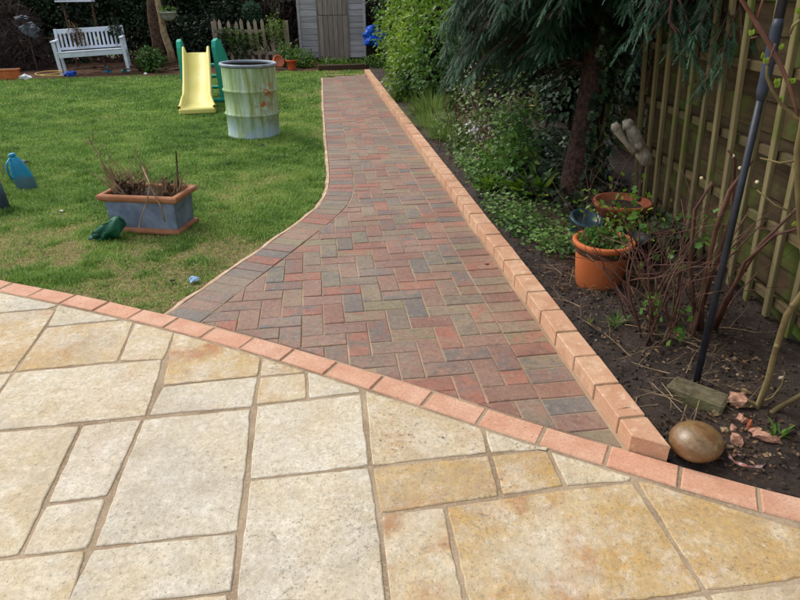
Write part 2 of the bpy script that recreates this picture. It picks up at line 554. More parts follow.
def nearest_on(poly, p):
    best = None
    for i in range(len(poly) - 1):
        a, b = Vector(poly[i]), Vector(poly[i + 1]); d = b - a
        t = max(0, min(1, (Vector(p) - a).dot(d) / d.length_squared)); q = a + d * t
        dd = (Vector(p) - q).length
        if best is None or dd < best[0]: best = (dd, q, d.normalized(), i)
    return best
def yat(poly, x):
    return float(np.interp(x, [p[0] for p in poly], [p[1] for p in poly]))
def xat(poly, y):
    ys = [p[1] for p in poly][::-1]; xs = [p[0] for p in poly][::-1]
    return float(np.interp(y, ys, xs))

# ---------------------------------------------------------------- ground sheets
mb = MB(); mb.add([(-300, -300, -0.12), (300, -300, -0.12), (300, 300, -0.12), (-300, 300, -0.12)], [(0, 1, 2, 3)])
structure('ground', mb.mesh('ground'), M_GROUND)

END_S = (Vector(G2(345, 74.5)) - O).dot(U)
mb = MB()
pts = [PT(-0.5, 0.0)] + [PT(END_S, 0.0)] + [LE[0]] + LE[1:] + [(LE[-1][0] - .1, LE[-1][1] - .2), (-0.2, 1.3)]
pts = ccw([(x, y) for x, y in pts])
# bed sheet under pavers, cut as a fan of quads between kerb and left edge
ys = np.linspace(1.3, LE[0][1], 60)
vv, ff = [], []
for i, y in enumerate(ys):
    s = (y - O.y) / U.y
    xr = PT(s, 0)[0] + 0.0
    xl = xat(LE, y) if y > LE[-1][1] else LE[-1][0] + (LE[-1][1] - y) * 0.9
    vv += [(xl, max(y, yat(BUP, xl) + .0), -0.004), (xr, max(y, yat(BUP, xr) + .0), -0.004)]
    if i: k = 2 * i; ff.append((k - 2, k - 1, k + 1, k))
mb.add(vv, ff)
path = structure('block_path', mb.mesh('block_path'), M_SAND)

# pavers ------------------------------------------------------------------
PW = 0.1022; GAP = 0.0026
SOL = 0.212                                     # soldier course width incl. joint at the kerb
def cut_by_border(poly):
    cx = sum(p[0] for p in poly) / len(poly)
    n = bnormal(cx); u = border_up(cx)
    return clip(poly, (u[0] + n.x * 0.006, u[1] + n.y * 0.006), (n.x, n.y))
paver_polys = []
edge_polys = []
# soldier course along the kerb
n_s = int((END_S) / PW)
for i in range(-2, n_s + 1):
    s0 = i * PW + 0.3
    if s0 + PW > END_S - 0.1: break
    poly = ccw([PT(s0, 0.024), PT(s0 + PW, 0.024), PT(s0 + PW, SOL), PT(s0, SOL)])
    poly = cut_by_border(poly)
    if len(poly) > 2 and abs(area(poly)) > 0.002: edge_polys.append(poly)
# soldier course along the far end
# soldier course along the left edge
LEoff = []
for i in range(len(LE)):
    a, b = Vector(LE[max(i - 1, 0)]), Vector(LE[min(i + 1, len(LE) - 1)])
    d = (b - a).normalized(); n = Vector((-d.y, d.x))       # to the right-hand side (path interior) when walking to camera
    LEoff.append((LE[i][0] + n.x * 0.205, LE[i][1] + n.y * 0.205))
Ltot = LEa[-1]; nn = int(Ltot / PW)
for i in range(nn):
    s0, s1 = i * PW, (i + 1) * PW
    a, b = along(LE, LEa, s0), along(LE, LEa, s1)
    c, d = along(LEoff, LEa, s1), along(LEoff, LEa, s0)
    # joints follow the shared parameter so neighbouring pavers meet
    poly = cut_by_border(ccw([a, b, c, d]))
    if len(poly) > 2 and abs(area(poly)) > 0.002: edge_polys.append(poly)
# herringbone
def inside_left(poly):
    cx = (sum(p[0] for p in poly) / len(poly), sum(p[1] for p in poly) / len(poly))
    dd, q, d, i = nearest_on(LEoff, cx)
    n = Vector((-d.y, d.x))
    return clip(poly, (q.x + n.x * 0.001, q.y + n.y * 0.001), (n.x, n.y))
for i in range(0, 30):
    for j in range(-4, int(END_S / PW) + 2):
        k = (-(i) - j) % 4          # mirrored because t grows leftwards
        if k == 0: a, b = 2, 1
        elif k == 3: a, b = 1, 2
        else: continue
        # cell corner in (t, s)
        if a == 2: t0, t1, s0, s1 = SOL + (i - 1) * PW, SOL + (i + 1) * PW, j * PW, (j + 1) * PW
        else: t0, t1, s0, s1 = SOL + i * PW, SOL + (i + 1) * PW, j * PW, (j + 2) * PW
        if t1 <= SOL + 1e-6 or s0 > END_S - 0.2: continue
        full = (t0 >= SOL - 1e-6)
        t0 = max(t0, SOL); s1 = min(s1, END_S - 0.11)
        poly = ccw([PT(s0, t0), PT(s1, t0), PT(s1, t1), PT(s0, t1)])
        a0 = abs(area(poly))
        poly = cut_by_border(poly)
        if len(poly) > 2: poly = inside_left(poly)
        if len(poly) > 2 and abs(area(poly)) > 0.0012: paver_polys.append(poly)
# header course along the far end
fe = []
tmax = (Vector(LE[0]) - O).dot(V)
t = 0.01
while t + PW < tmax:
    fe.append(ccw([PT(END_S - 0.102, t), PT(END_S - 0.002, t), PT(END_S - 0.002, t + PW * 2), PT(END_S - 0.102, t + PW * 2)])); t += 2 * PW

pav_cache = {}
def place_paver(poly, name, kind_mat, parent, ztop=0.0, depth=0.045, gap=GAP, ch=0.0028):
    cx = sum(p[0] for p in poly) / len(poly); cy = sum(p[1] for p in poly) / len(poly)
    loc = [(x - cx, y - cy) for x, y in ccw(poly)]
    q = inset(loc, gap)
    if area(q) <= 0.0004: return None
    dz = rnd.uniform(-0.0018, 0.0016)
    key = (len(q), tuple(round(v, 3) for p in q for v in p))
    me = pav_cache.get((name, key))
    if me is None:
        me = MB().prism(q, ztop, depth, ch).mesh(name); me.materials.append(kind_mat)
        me.attributes['tint'].data.foreach_set('value', np.zeros(len(me.vertices), dtype=np.float32))
        pav_cache[(name, key)] = me
    o = link(name, me, None, parent, (cx, cy, dz))
    o.rotation_euler = (rnd.uniform(-.012, .012), rnd.uniform(-.012, .012), rnd.uniform(-.011, .011))
    return o
def cdist(poly): return math.hypot(sum(p[0] for p in poly) / len(poly), sum(p[1] for p in poly) / len(poly))
for nm, L in (('paver', paver_polys), ('edge_paver', edge_polys)):
    L.sort(key=cdist)
    for poly in L[:300]: place_paver(poly, nm, M_PAVER, path)
    if L[300:]:
        mb = MB()
        for poly in L[300:]:
            q = inset(ccw(poly), GAP)
            if area(q) > 0.0004: mb.prism(q, rnd.uniform(-.001, .001), 0.045, 0.0028, rnd.random())
        o = part('far_' + nm + 's', mb, M_PAVER, path); o['kind'] = 'stuff'
for poly in fe: place_paver(poly, 'end_brick', M_KERB, path, 0.004)
print('pavers', len(paver_polys), len(edge_polys))

# mortar haunch along the lawn edge
mb = MB(); vv, ff = [], []
for i in range(len(LE)):
    a, b = Vector(LE[max(i - 1, 0)]), Vector(LE[min(i + 1, len(LE) - 1)])
    d = (b - a).normalized(); n = Vector((d.y, -d.x)); w = 0.032 + 0.006 * math.sin(i * 2.1)
    p = Vector(LE[i])
    z = -0.003 + 0.003 * math.sin(i * 1.3)
    for k, zz in ((0.003, z - .02), (0.005, z), (w, z - 0.004), (w + .012, z - 0.05)):
        q = p + n * k; vv.append((q.x, q.y, zz))
    if i:
        o = 4 * i
        for k in range(3): ff.append((o - 4 + k, o - 3 + k, o + 1 + k, o + k))
mb.add(vv, [f[::-1] for f in ff])
m = Mat('haunch_mortar', 0.95, 0.1).use_world()
m.col(m.mix(m.step(m.noise(12, 4), 0.35, 0.65), lin(176, 146, 120), lin(206, 182, 156))).bump(m.noise(150, 4), 0.6, 0.004)
M_HAUNCH = m.m
structure('edge_mortar', mb.mesh('edge_mortar'), M_HAUNCH)

# kerb bricks -----------------------------------------------------------------
kerb = thing('brick_kerb', 'raised kerb of salmon bricks laid end to end between path and planting bed', 'kerb', (O.x, O.y, 0))
ang = math.atan2(U.y, U.x)
klen = 0.2025
s = (Vector(G2(652, 457, .067)) - O).dot(U)
kb = MB().box((0, 0, 0.031), (klen - 0.0095, 0.100, 0.072), None, 0.003).mesh('brick'); kb.materials.append(M_KERB)
sfirst = s
def kerb_end_poly():
    poly = ccw([PT(sfirst - .12, .013), PT(sfirst + klen - .0045, .013), PT(sfirst + klen - .0045, -.087), PT(sfirst - .12, -.087)])
    u = border_up(PT(sfirst, 0)[0] + .04); n = bnormal(u[0])
    return clip(poly, (u[0] + n.x * .004, u[1] + n.y * .004), (n.x, n.y))
kp = [(x - O.x, y - O.y) for x, y in kerb_end_poly()]
o = link('brick', MB().prism(ccw(kp), .067, .07, .004).mesh('brick'), M_KERB, kerb)
s += klen
while s < END_S + 0.1:
    c = O + U * (s + klen / 2) - V * 0.037
    o = link('brick', kb, None, kerb, (c.x - O.x, c.y - O.y, rnd.uniform(-.0015, .0015)))
    o.rotation_euler = (rnd.uniform(-.01, .01), rnd.uniform(-.006, .006), ang + rnd.uniform(-.012, .012))
    s += klen
kerb_end = s
mb = MB(); a = O + U * ((Vector(G2(652, 457, .067)) - O) .dot(U) + .19) - V * 0.037; b = O + U * (kerb_end - 0.01) - V * 0.037
mb.bar((a.x - O.x, a.y - O.y, 0.024), (b.x - O.x, b.y - O.y, 0.024), 0.091, 0.078)
M_JOINT = simple('kerb_mortar', lin(118, 96, 66), lin(160, 140, 108), 40, 0.95, 0.5)
part('mortar_joint', mb, M_JOINT, kerb)

# flush border bricks between patio and lawn/path ------------------------------
bj = MB(); vv, ff = [], []
for i, (u, l) in enumerate(zip(BUP, BLO)):
    vv += [(u[0], u[1], -0.0028), (l[0], l[1], -0.0028)]
    if i: k = 2 * i; ff.append((k - 2, k - 1, k + 1, k))
bj.add(vv, ff)
border = structure('patio_border', bj.mesh('patio_border'), M_MORTAR)
bs0 = 0
jp = Vector(G2(378, 382.5)); dd = nearest_on(BC, jp); sj = BCa[dd[3]] + (dd[1] - Vector(BC[dd[3]])).length
BP = 0.2265
s = sj - BP * int(sj / BP)
while s + BP < BCa[-1]:
    p0, p1 = along(BC, BCa, s + 0.006), along(BC, BCa, s + BP - 0.006)
    n0, n1 = bnormal(p0[0]), bnormal(p1[0])
    w = BW - 0.003
    poly = [(p0[0] - n0.x * w, p0[1] - n0.y * w), (p1[0] - n1.x * w, p1[1] - n1.y * w), (p1[0] + n1.x * w, p1[1] + n1.y * w), (p0[0] + n0.x * w, p0[1] + n0.y * w)]
    place_paver(poly, 'brick', M_BRICK, border, 0.002 + rnd.uniform(-.001, .002), 0.05, 0.0, 0.004)
    s += BP

# patio -------------------------------------------------------------------------
mb = MB(); vv, ff = [], []
for i, l in enumerate(BLO):
    vv += [(l[0], l[1], -0.0035), (l[0] - 0.3, min(l[1], 0) - 1.2, -0.0035)]
    if i: k = 2 * i; ff.append((k - 2, k - 1, k + 1, k))
mb.add(vv, ff)
patio = structure('patio', mb.mesh('patio'), M_MORTAR)
BRD = 'b'
def slab(pts, och=0.2, rust=0.1, grey=0.3, lich=0.3, gap=0.0048, label=None):
    poly = ccw([G2(*p) for p in pts])
    # keep clear of the border bricks
    cx = sum(p[0] for p in poly) / len(poly)
    top = max(poly, key=lambda p: p[1] - yat(BLO, p[0]))
    for xx in (top[0], cx):
        n = bnormal(xx); c = yat(BLO, xx)
        poly = clip(poly, (xx - n.x * .006, c - n.y * .006), (-n.x, -n.y))
    if len(poly) < 3: return
    q = inset(poly, gap)
    if area(q) < 0.002: return
    cx = sum(p[0] for p in q) / len(q); cy = sum(p[1] for p in q) / len(q)
    # uneven riven edge
    r = []
    for i in range(len(q)):
        a, b = Vector(q[i]), Vector(q[(i + 1) % len(q)]); L = (b - a).length
        k = max(1, int(L / 0.03)); nrm = Vector((-(b - a).y, (b - a).x)).normalized()
        for j in range(k):
            p = a + (b - a) * (j / k)
            e = noise.noise(Vector((p.x * 9, p.y * 9, 3.3))) * 0.004 + noise.noise(Vector((p.x * 33, p.y * 33, 7.3))) * 0.0032
            p = p + nrm * e if j else p + (Vector((cx, cy)) - p).normalized() * 0.003
            r.append((p.x - cx, p.y - cy))
    mb = MB(); n = len(r)
    i1 = inset(r, 0.005); i0 = inset(r, 0.0015)
    zt = rnd.uniform(0, .0015)
    vs_ = [(x, y, zt + noise.noise(Vector(((x + cx) * 12, (y + cy) * 12, 0))) * 0.0018) for x, y in i1] + \
          [(x, y, zt - 0.0022) for x, y in i0] + [(x, y, zt - 0.03) for x, y in r] + [(0, 0, zt)]
    fs = [(k, (k + 1) % n, 3 * n) for k in range(n)]
    for g in (0, 1):
        for k in range(n):
            k2 = (k + 1) % n; fs.append((g * n + k2, g * n + k, (g + 1) * n + k, (g + 1) * n + k2))
    mb.add(vs_, fs)
    o = part('paving_slab', mb, M_SLAB, patio)
    o.location = (cx, cy, 0); o.color = (och, rust, grey, lich)
    if label: o['label'] = label
    return o
slab([(-70, 303), (-70, 278), (62, 304), (48, 309), (0, 313)], .1, 0, .7, .8)
slab([(-70, 320), (0, 313), (50, 308.5), (57, 310), (14, 372), (-70, 381)], .8, .35, .2, .5)
slab([(-70, 381), (14, 372), (-30, 434), (-130, 444)], .2, 0, .3, .4)
slab([(58, 303), (134, 318), (92, 322.5), (46, 327)], .1, 0, .5, 1)
slab([(46, 327), (92, 322.5), (136, 319), (118, 361.5), (14, 372)], .75, .25, .1, .6)
slab([(136, 319), (176, 331), (164, 360), (118, 361.5)], .4, .1, .1, .3)
slab([(14, 372), (118, 362.5), (164, 358.5), (147, 416), (-30, 434)], .3, .15, .4, .3, label='large cream slab with faint rusty patches')
slab([(173, 331), (262, 354), (259, 376), (162, 386)], .75, .95, .1, .4, label='slab with a bright rust orange streak')
slab([(162, 386), (259, 376), (254, 407), (147, 416)], .1, .1, .6, .3)
slab([(-60, 436.5), (82, 424.5), (19.5, 556), (-160, 578)], .3, .05, .3, .2)
slab([(82, 424.5), (144, 418.5), (108, 496.5), (45.5, 504.5)], .25, .15, .6, .3)
slab([(45.5, 504.5), (108, 496.5), (89, 549), (19.5, 557)], .25, .1, .7, .3)
slab([(-180, 583), (19.5, 557), (88, 549), (66, 622), (-260, 668)], .3, 0, .1, .2)
slab([(143, 418.5), (252.5, 407.5), (246, 480), (239.5, 532), (92, 548.5)], .15, .05, .75, .6)
slab([(92, 548.5), (239, 532), (234, 592), (60, 613)], .05, .05, 1, .5)
slab([(60, 613), (230, 592), (224, 700), (20, 730)], .3, .1, .3, .3)
slab([(-260, 668), (58, 613), (20, 730), (-400, 800)], .2, .1, .5, .3)
slab([(262, 355), (305, 368), (306.5, 372.5), (259, 377)], .6, .2, .2, .9)
slab([(259, 377), (306.5, 372.5), (308, 399), (254.5, 405)], .5, .15, .2, .6)
slab([(306.5, 369), (362, 386), (362, 392.5), (308, 399)], .1, 0, .6, .8)
slab([(255.5, 405), (308, 399.5), (362, 393), (370.5, 466), (248.5, 480)], .1, .05, .6, .5)
slab([(248.5, 480), (370.5, 466.5), (378.5, 514), (388, 604), (234, 604)], .1, .05, .85, .6, label='pale bluish white slab with a grey stain')
slab([(239, 604), (388, 604), (402, 720), (226, 730)], .3, 0, .5, .4)
slab([(364, 384), (482, 425), (489.5, 453.5), (371, 466.5)], .55, .3, .3, 1)
slab([(483, 426), (550, 447), (548, 449.5), (489.5, 453.5)], .25, 0, .2, 1)
slab([(371, 467), (490, 454), (501, 496.5), (379.5, 514)], .95, .35, .2, .5)
slab([(490, 454), (548, 449.5), (566, 486.5), (502, 496)], .95, .3, 0, .8)
slab([(548, 449.5), (636, 474), (632, 481.5), (566, 487)], .35, 0, .1, 1)
slab([(380, 514), (445, 505.5), (470, 620), (391, 634)], .5, .6, .2, .4)
slab([(445, 505.5), (566, 488), (634, 481.5), (706, 592), (656, 599), (471, 622)], .95, .5, 0, .5, label='large ochre slab with tan patches')
slab([(636, 481.5), (640, 474), (850, 532), (850, 573), (800, 580), (706, 592)], .9, .15, 0, .7)
slab([(850, 532), (1010, 576), (1010, 552), (1010, 575), (850, 573)], .6, .1, 0, .5)
slab([(471, 624), (656, 600), (706, 593), (780, 690), (498, 730)], .5, .2, .2, .4)
slab([(706, 593), (800, 581), (950, 562), (1080, 640), (780, 690)], .6, .1, .2, .4)
slab([(392, 634), (470, 622), (497, 730), (404, 745)], .5, .2, .2, .4)
slab([(-260, 440), (-130, 444), (-160, 578), (-420, 600)], .3, .2, .4, .3)

for r_i in range(5):
    for c_i in range(3):
        x1 = -1.93 - c_i * .62 + (.12 if r_i % 2 else 0) - .07 * r_i * 0; y0_ = -.5 + r_i * .46
        qx = [(x1 - .61, y0_), (x1, y0_), (x1, y0_ + .45), (x1 - .61, y0_ + .45)]
        lo_ = min(np.interp(x, [p[0] for p in BLO], [p[1] for p in BLO]) for x in (x1, x1 - .61)) - .02
        if y0_ > lo_ - .1: continue
        o = place_paver([(x, min(y, lo_ - .0)) for x, y in qx], 'paving_slab', M_SLAB, patio, 0.0, .03, .006, .003); o.color = (rnd.uniform(.1, .8), .1, rnd.uniform(0, .6), .4)
# lawn ----------------------------------------------------------------------------
LAWN_FAR = lambda x: 12.35 + 0.16 * (x + 7.0) * 0.9
def vnoise(x, y, s, o=0.0):
    """cheap smooth value noise for arrays"""
    x = x * s + o; y = y * s + o * 1.7
    xi, yi = np.floor(x), np.floor(y); fx, fy = x - xi, y - yi
    fx, fy = fx * fx * (3 - 2 * fx), fy * fy * (3 - 2 * fy)
    h = lambda a, b: np.modf(np.abs(np.sin(a * 127.1 + b * 311.7) * 43758.5453))[0]
    return (h(xi, yi) * (1 - fx) + h(xi + 1, yi) * fx) * (1 - fy) + (h(xi, yi + 1) * (1 - fx) + h(xi + 1, yi + 1) * fx) * fy
def fbm(x, y, s, o=0.0): return 0.5 * vnoise(x, y, s, o) + 0.3 * vnoise(x, y, s * 2.3, o + 5) + 0.2 * vnoise(x, y, s * 5.1, o + 9)
LEy = np.array([p[1] for p in LE][::-1]); LEx = np.array([p[0] for p in LE][::-1])
BUx = np.array([p[0] for p in BUP]); BUy = np.array([p[1] for p in BUP])
def lawn_in(x, y, m=0.0):
    xr = np.interp(y, LEy, LEx) - 0.045 - m
    xr = np.where(y > LEy[-1], LEx[-1] - .04 + (y - LEy[-1]) * 2, xr)
    yb = np.interp(x, BUx, BUy) + 0.003 + m
    return (x < xr) & (y > yb) & (y < LAWN_FAR(x)) & (x > -12)
def dryness(x, y):
    d = fbm(x, y, 1.6, 3.0)
    spot = lambda cx, cy, r: np.exp(-(((x - cx) / r) ** 2 + ((y - cy) / (r * 0.8)) ** 2))
    worn = 0.55 * spot(-2.3, 3.9, .8) + 0.65 * spot(-1.9, 3.1, .8) + 0.75 * spot(-1.25, 2.9, .55) + 0.6 * spot(-1.0, 3.5, .35) + 0.3 * spot(-2.2, 5.0, .5) + 0.25 * spot(-1.2, 5.3, .6) + 0.35 * spot(-2.9, 3.3, .7)
    edge = 0.5 * np.exp(-np.abs(np.interp(y, LEy, LEx) - x) / 0.12)
    near = np.clip((6.0 - y) / 4, 0, 1) * 0.03
    return np.clip((d - 0.55) * 2.0 + worn * 1.3 * np.clip((fbm(x, y, 3.3, 21) - .28) * 3, 0, 1.3) * (0.4 + 1.2 * fbm(x, y, 5.0, 1.0)) + edge + near, 0, 1)
gx = np.arange(-12, 0.2, 0.06); gy = np.arange(1.0, 13.8, 0.06)
X, Y = np.meshgrid(gx, gy, indexing='ij')
yb_all = np.interp(X, BUx, BUy)
# sheet is trimmed by snapping its margin to the region border
xr_all = np.interp(Y, LEy, LEx) - 0.03
Xc = np.minimum(X, np.where(Y > LEy[-1], X, xr_all)); Yc = np.maximum(Y, np.interp(Xc, BUx, BUy) + 0.002)
Xc = np.minimum(Xc, np.interp(Yc, LEy, LEx) - 0.03)
Z = -0.018 + 0.018 * fbm(Xc, Yc, 2.2, 8)
nx, ny = X.shape
idx = np.arange(nx * ny).reshape(nx, ny)
q = np.stack([idx[:-1, :-1], idx[1:, :-1], idx[1:, 1:], idx[:-1, 1:]], -1).reshape(-1, 4)
Vv = np.stack([Xc.ravel(), Yc.ravel(), Z.ravel()], 1)
P4 = Vv[q]
ar = np.linalg.norm(np.cross(P4[:, 2] - P4[:, 0], P4[:, 3] - P4[:, 1]), axis=1)
q = q[(ar > 1e-6) & (P4[:, :, 1].max(1) < 13.75)]
structure('lawn', np_mesh('lawn', Vv, q, dryness(Xc, Yc).ravel(), True), M_LAWN)

def blades(n_try, y0, y1, dens_keep, width, height):
    y = rng.uniform(y0, y1, n_try); x = rng.uniform(-0.86, -0.02, n_try) * y - 0.1
    ok = lawn_in(x, y, 0.0); x, y = x[ok], y[ok]
    d = dryness(x, y)
    keep = rng.random(len(x)) < (1 - 0.72 * np.clip(d * 1.25, 0, 1)) * dens_keep
    x, y, d = x[keep], y[keep], d[keep]; n = len(x)
    z = -0.018 + 0.018 * fbm(x, y, 2.2, 8)
    cl = np.clip((vnoise(x, y, 9.0, 2) - .35) * 2.2, 0, 1)
    h = height * (0.65 + .6 * cl) * rng.uniform(0.45, 1.25, n) * (1 - 0.45 * d) * (0.7 + 0.6 * fbm(x, y, 4, 2))
    a = rng.uniform(0, 2 * np.pi, n); tilt = rng.uniform(0.2, 1.15, n)
    dirv = np.stack([np.cos(a) * np.sin(tilt), np.sin(a) * np.sin(tilt), np.cos(tilt)], 1)
    tv = [(0, -.5, 0), (0, .5, 0), (.55, -.38, .10), (.55, .38, .10), (1, 0, 0)]
    tf = [(0, 1, 3), (0, 3, 2), (2, 3, 4)]
    rot = frames(dirv, (0, 0, 1.0))
    w = width * rng.uniform(.7, 1.3, n)
    tint = np.clip(0.28 + rng.normal(0, 0.13, n) + d * 0.45 * rng.random(n) + (rng.random(n) < 0.06 + .4 * d) * 0.4 + (fbm(x, y, 0.9, 4) - .5) * .6 + (fbm(x, y, 3.1, 14) - .5) * .35 + .02 - .12 * cl, 0, 1)
    return scatter(tv, tf, np.stack([x, y, z], 1), rot, np.stack([h, w, h], 1), tint)
gr = join(blades(260000, 1.8, 4.0, 1.0, 0.0040, 0.032), blades(130000, 3.6, 5.6, 1.0, 0.0050, 0.034), blades(190000, 5.0, 8.4, 1.0, 0.0068, 0.038), blades(150000, 7.8, 13.3, 1.0, 0.0115, 0.044))
print('grass tris', len(gr[1]))
o = link('grass', np_mesh('grass', gr[0], gr[1], gr[2]), M_GRASS); o['kind'] = 'stuff'; tag(o, 'short green lawn grass with worn straw coloured patches', 'grass'); 
del o['category']; o['category'] = 'grass'

# planting bed soil --------------------------------------------------------------------
def bed_height(x, y):
    h = 0.02 + 0.05 * (fbm(x, y, 2.0, 1) - .5) + 0.05 * (fbm(x, y, 9.0, 4) - .5) + 0.02 * (fbm(x, y, 30, 2) - .5)
    dk = x - (0.996 - 0.129 * y)
    up = np.clip((dk - 0.12) / 0.7, 0, 1) * 0.05
    yb = np.interp(x, BUx, BUy)
    nearb = np.clip((y - yb) / 0.15, 0, 1)
    return (h + up) * (0.25 + 0.75 * nearb) * np.clip((dk - .09) / .08, 0.35, 1) + (1 - nearb) * -0.012
s_ = np.arange(0.3, 14.2, 0.028); t_ = np.concatenate([np.arange(0, 1.3, 0.028), np.linspace(1.3, 5.0, 30)])
S, T = np.meshgrid(s_, t_, indexing='ij')
X = O.x + U.x * S + 0.104 + T; Y = O.y + U.y * S
Y = np.maximum(Y, np.interp(X, BUx, BUy) + 0.0)
Z = bed_height(X, Y)
nx, ny = X.shape; idx = np.arange(nx * ny).reshape(nx, ny)
q = np.stack([idx[:-1, :-1], idx[1:, :-1], idx[1:, 1:], idx[:-1, 1:]], -1).reshape(-1, 4)
Vv = np.stack([X.ravel(), Y.ravel(), Z.ravel()], 1); P4 = Vv[q]
ar = np.linalg.norm(np.cross(P4[:, 2] - P4[:, 0], P4[:, 3] - P4[:, 1]), axis=1)
q = q[ar > 1e-7][:, ::-1]
structure('bed_soil', np_mesh('bed_soil', Vv, q, None, True), M_SOIL)
# back strip of leaf mulch behind the lawn
xs = np.arange(-14, 3.2, 0.08); tt = np.arange(-0.35, 4.0, 0.08)
X, T = np.meshgrid(xs, tt, indexing='ij'); Y = 12.35 + 0.144 * (X + 7.0) + T
Z = np.where(T < -0.02, -0.05, -0.035) + 0.045 * (fbm(X, Y, 3, 1)) + 0.03 * fbm(X, Y, 9, 2) + np.clip(T - .8, 0, 3) * 0.02
nx, ny = X.shape; idx = np.arange(nx * ny).reshape(nx, ny)
q = np.stack([idx[:-1, :-1], idx[1:, :-1], idx[1:, 1:], idx[:-1, 1:]], -1).reshape(-1, 4)
# keep it off the paved path
keepq = ~((X.ravel()[q].mean(1) > -1.55) & (Y.ravel()[q].mean(1) < 12.6))
structure('mulch_strip', np_mesh('mulch_strip', np.stack([X.ravel(), Y.ravel(), Z.ravel()], 1), q[keepq], None, True), M_MULCH)

#@@PART2
# ================================================================ objects
def P3(px, py, Y):
    """point seen at photo (px, py) at a distance Y ahead"""
    a = G(px, py, HC - 1.0) - Vector((0, 0, HC))
    k = Y / a.y
    return Vector((a.x * k, Y, HC + a.z * k))

def bump_pts(c, r, n, seed):
    q = []
    for i in range(n): q.append(c)
    return q

def icos(sub=1):
    import bmesh
    bm = bmesh.new(); bmesh.ops.create_icosphere(bm, subdivisions=sub, radius=1.0)
    v = [tuple(p.co) for p in bm.verts]; f = [tuple(p.index for p in q.verts) for q in bm.faces]
    bm.free(); return v, f
ICO1, ICO2, ICO3 = icos(1), icos(2), icos(3)

def lump(mb, c, r, sub=2, amp=0.2, fr=1.5, seed=0.0, flat=None, tint=0.0):
    """uneven rounded body"""
    V0, F0 = (ICO1, ICO2, ICO3)[sub - 1]
    c = Vector(c); vs_ = []
    for p in V0:
        p = Vector(p); k = 1 + amp * noise.noise(p * fr + Vector((seed, seed * 1.7, 3))) + amp * .5 * noise.noise(p * fr * 2.7 + Vector((seed * 2, 1, 3)))
        q = Vector((p.x * r[0] * k, p.y * r[1] * k, p.z * r[2] * k))
        if flat is not None: q.z = max(q.z, -flat)
        vs_.append(c + q)
    mb.add(vs_, F0, tint); return mb

# leaf templates (x = along the leaf, z = up side)
T_LEAF = ([(0, 0, 0), (.35, .30, .06), (.35, -.30, .06), (.5, 0, -.02), (.75, .2, .02), (.75, -.2, .02), (1, 0, -.08)],
          [(0, 3, 1), (0, 2, 3), (1, 3, 4), (2, 5, 3), (3, 6, 4), (3, 5, 6)])
T_SMALL = ([(0, 0, 0), (.5, .32, .08), (.5, -.32, .08), (1, 0, -.05)], [(0, 2, 3), (0, 3, 1)])
T_IVY = ([(0, 0, 0), (.1, .45, .03), (.45, .22, .03), (.65, .42, 0), (1, 0, -.06), (.65, -.42, 0), (.45, -.22, .03), (.1, -.45, .03), (.45, 0, -.03)],
         [(0, 8, 1), (1, 8, 2), (2, 8, 3), (3, 8, 4), (4, 8, 5), (5, 8, 6), (6, 8, 7), (7, 8, 0)])
def make_frond(n=14, w0=.034):
    v = [(0, .008, 0), (0, -.008, 0), (1, 0, -.1)]; f = [(0, 1, 2)]
    r = random.Random(3)
    for i in range(n):
        x = 0.04 + 0.92 * i / (n - 1); L = 0.27 * (1 - 0.62 * x) * r.uniform(.8, 1.15)
        for sgn in (-1, 1):
            z = -0.1 * x * x
            x += r.uniform(-.03, .03); L *= r.uniform(.75, 1.1)
            o = len(v); w = w0
            tx, ty = x + L * r.uniform(.7, 1.0), sgn * L * r.uniform(.4, .75)
            v += [(x - w, 0, z), (x + w, 0, z), (tx, ty, z - 0.05 * r.random())]
            f.append((o, o + 1, o + 2) if sgn < 0 else (o + 1, o, o + 2))
    return v, f
T_FROND = make_frond()
T_SCALE = make_frond(6, .045)
T_BLADE = ([(0, -.5, 0), (0, .5, 0), (.55, -.38, .04), (.55, .38, .04), (1, 0, -.12)], [(0, 1, 3), (0, 3, 2), (2, 3, 4)])

T_BLADEN = ([(0, -.04, 0), (0, .04, 0), (.55, -.03, .1), (.55, .03, .1), (1, 0, -.05)], [(0, 1, 3), (0, 3, 2), (2, 3, 4)])
def blob_pts(blobs, n, shell=0.45, zmin=0.02, hcut=0.3):
    """points spread through a set of ellipsoids, thicker towards their skins, with holes"""
    w = np.array([b[3] * b[4] * b[5] for b in blobs]) ** 0.67; w /= w.sum()
    k = rng.choice(len(blobs), n, p=w); B = np.array(blobs)[k]
    d = rng.normal(size=(n, 3)); d /= np.linalg.norm(d, axis=1, keepdims=True)
    r = rng.random(n) ** shell
    # lumpy outline
    lum = 0.78 + 0.44 * fbm(d[:, 0] * 2 + k * 3.1 + 10, d[:, 2] * 2 + d[:, 1] + 20, 1.5, 1)
    p = B[:, :3] + d * B[:, 3:6] * (r * lum)[:, None]
    hole = fbm(p[:, 0] + p[:, 1] * .7, p[:, 2] + p[:, 1] * .5, 3.5, 2)
    ok = (hole > hcut) & (p[:, 2] > zmin)
    return p[ok], d[ok], hole[ok]

def leafmass(blobs, n, size, tmpl=T_LEAF, tint=(0.2, 0.8), shell=0.45, droop=0.3, zmin=0.02, clump=2.0):
    p, d, h = blob_pts(blobs, n, shell, zmin); m = len(p)
    dirv = d + rng.normal(size=d.shape) * 0.7; dirv[:, 2] -= droop
    up = d + rng.normal(size=d.shape) * 0.5 + np.array([0, 0, .8])
    t = tint[0] + (tint[1] - tint[0]) * np.clip(0.5 * rng.random(m) + 0.9 * (fbm(p[:, 0] + p[:, 2], p[:, 1] - p[:, 2], clump, 7) - .25), 0, 1)
    return scatter(tmpl[0], tmpl[1], p, frames(dirv, up), size * rng.uniform(.6, 1.25, m), t)

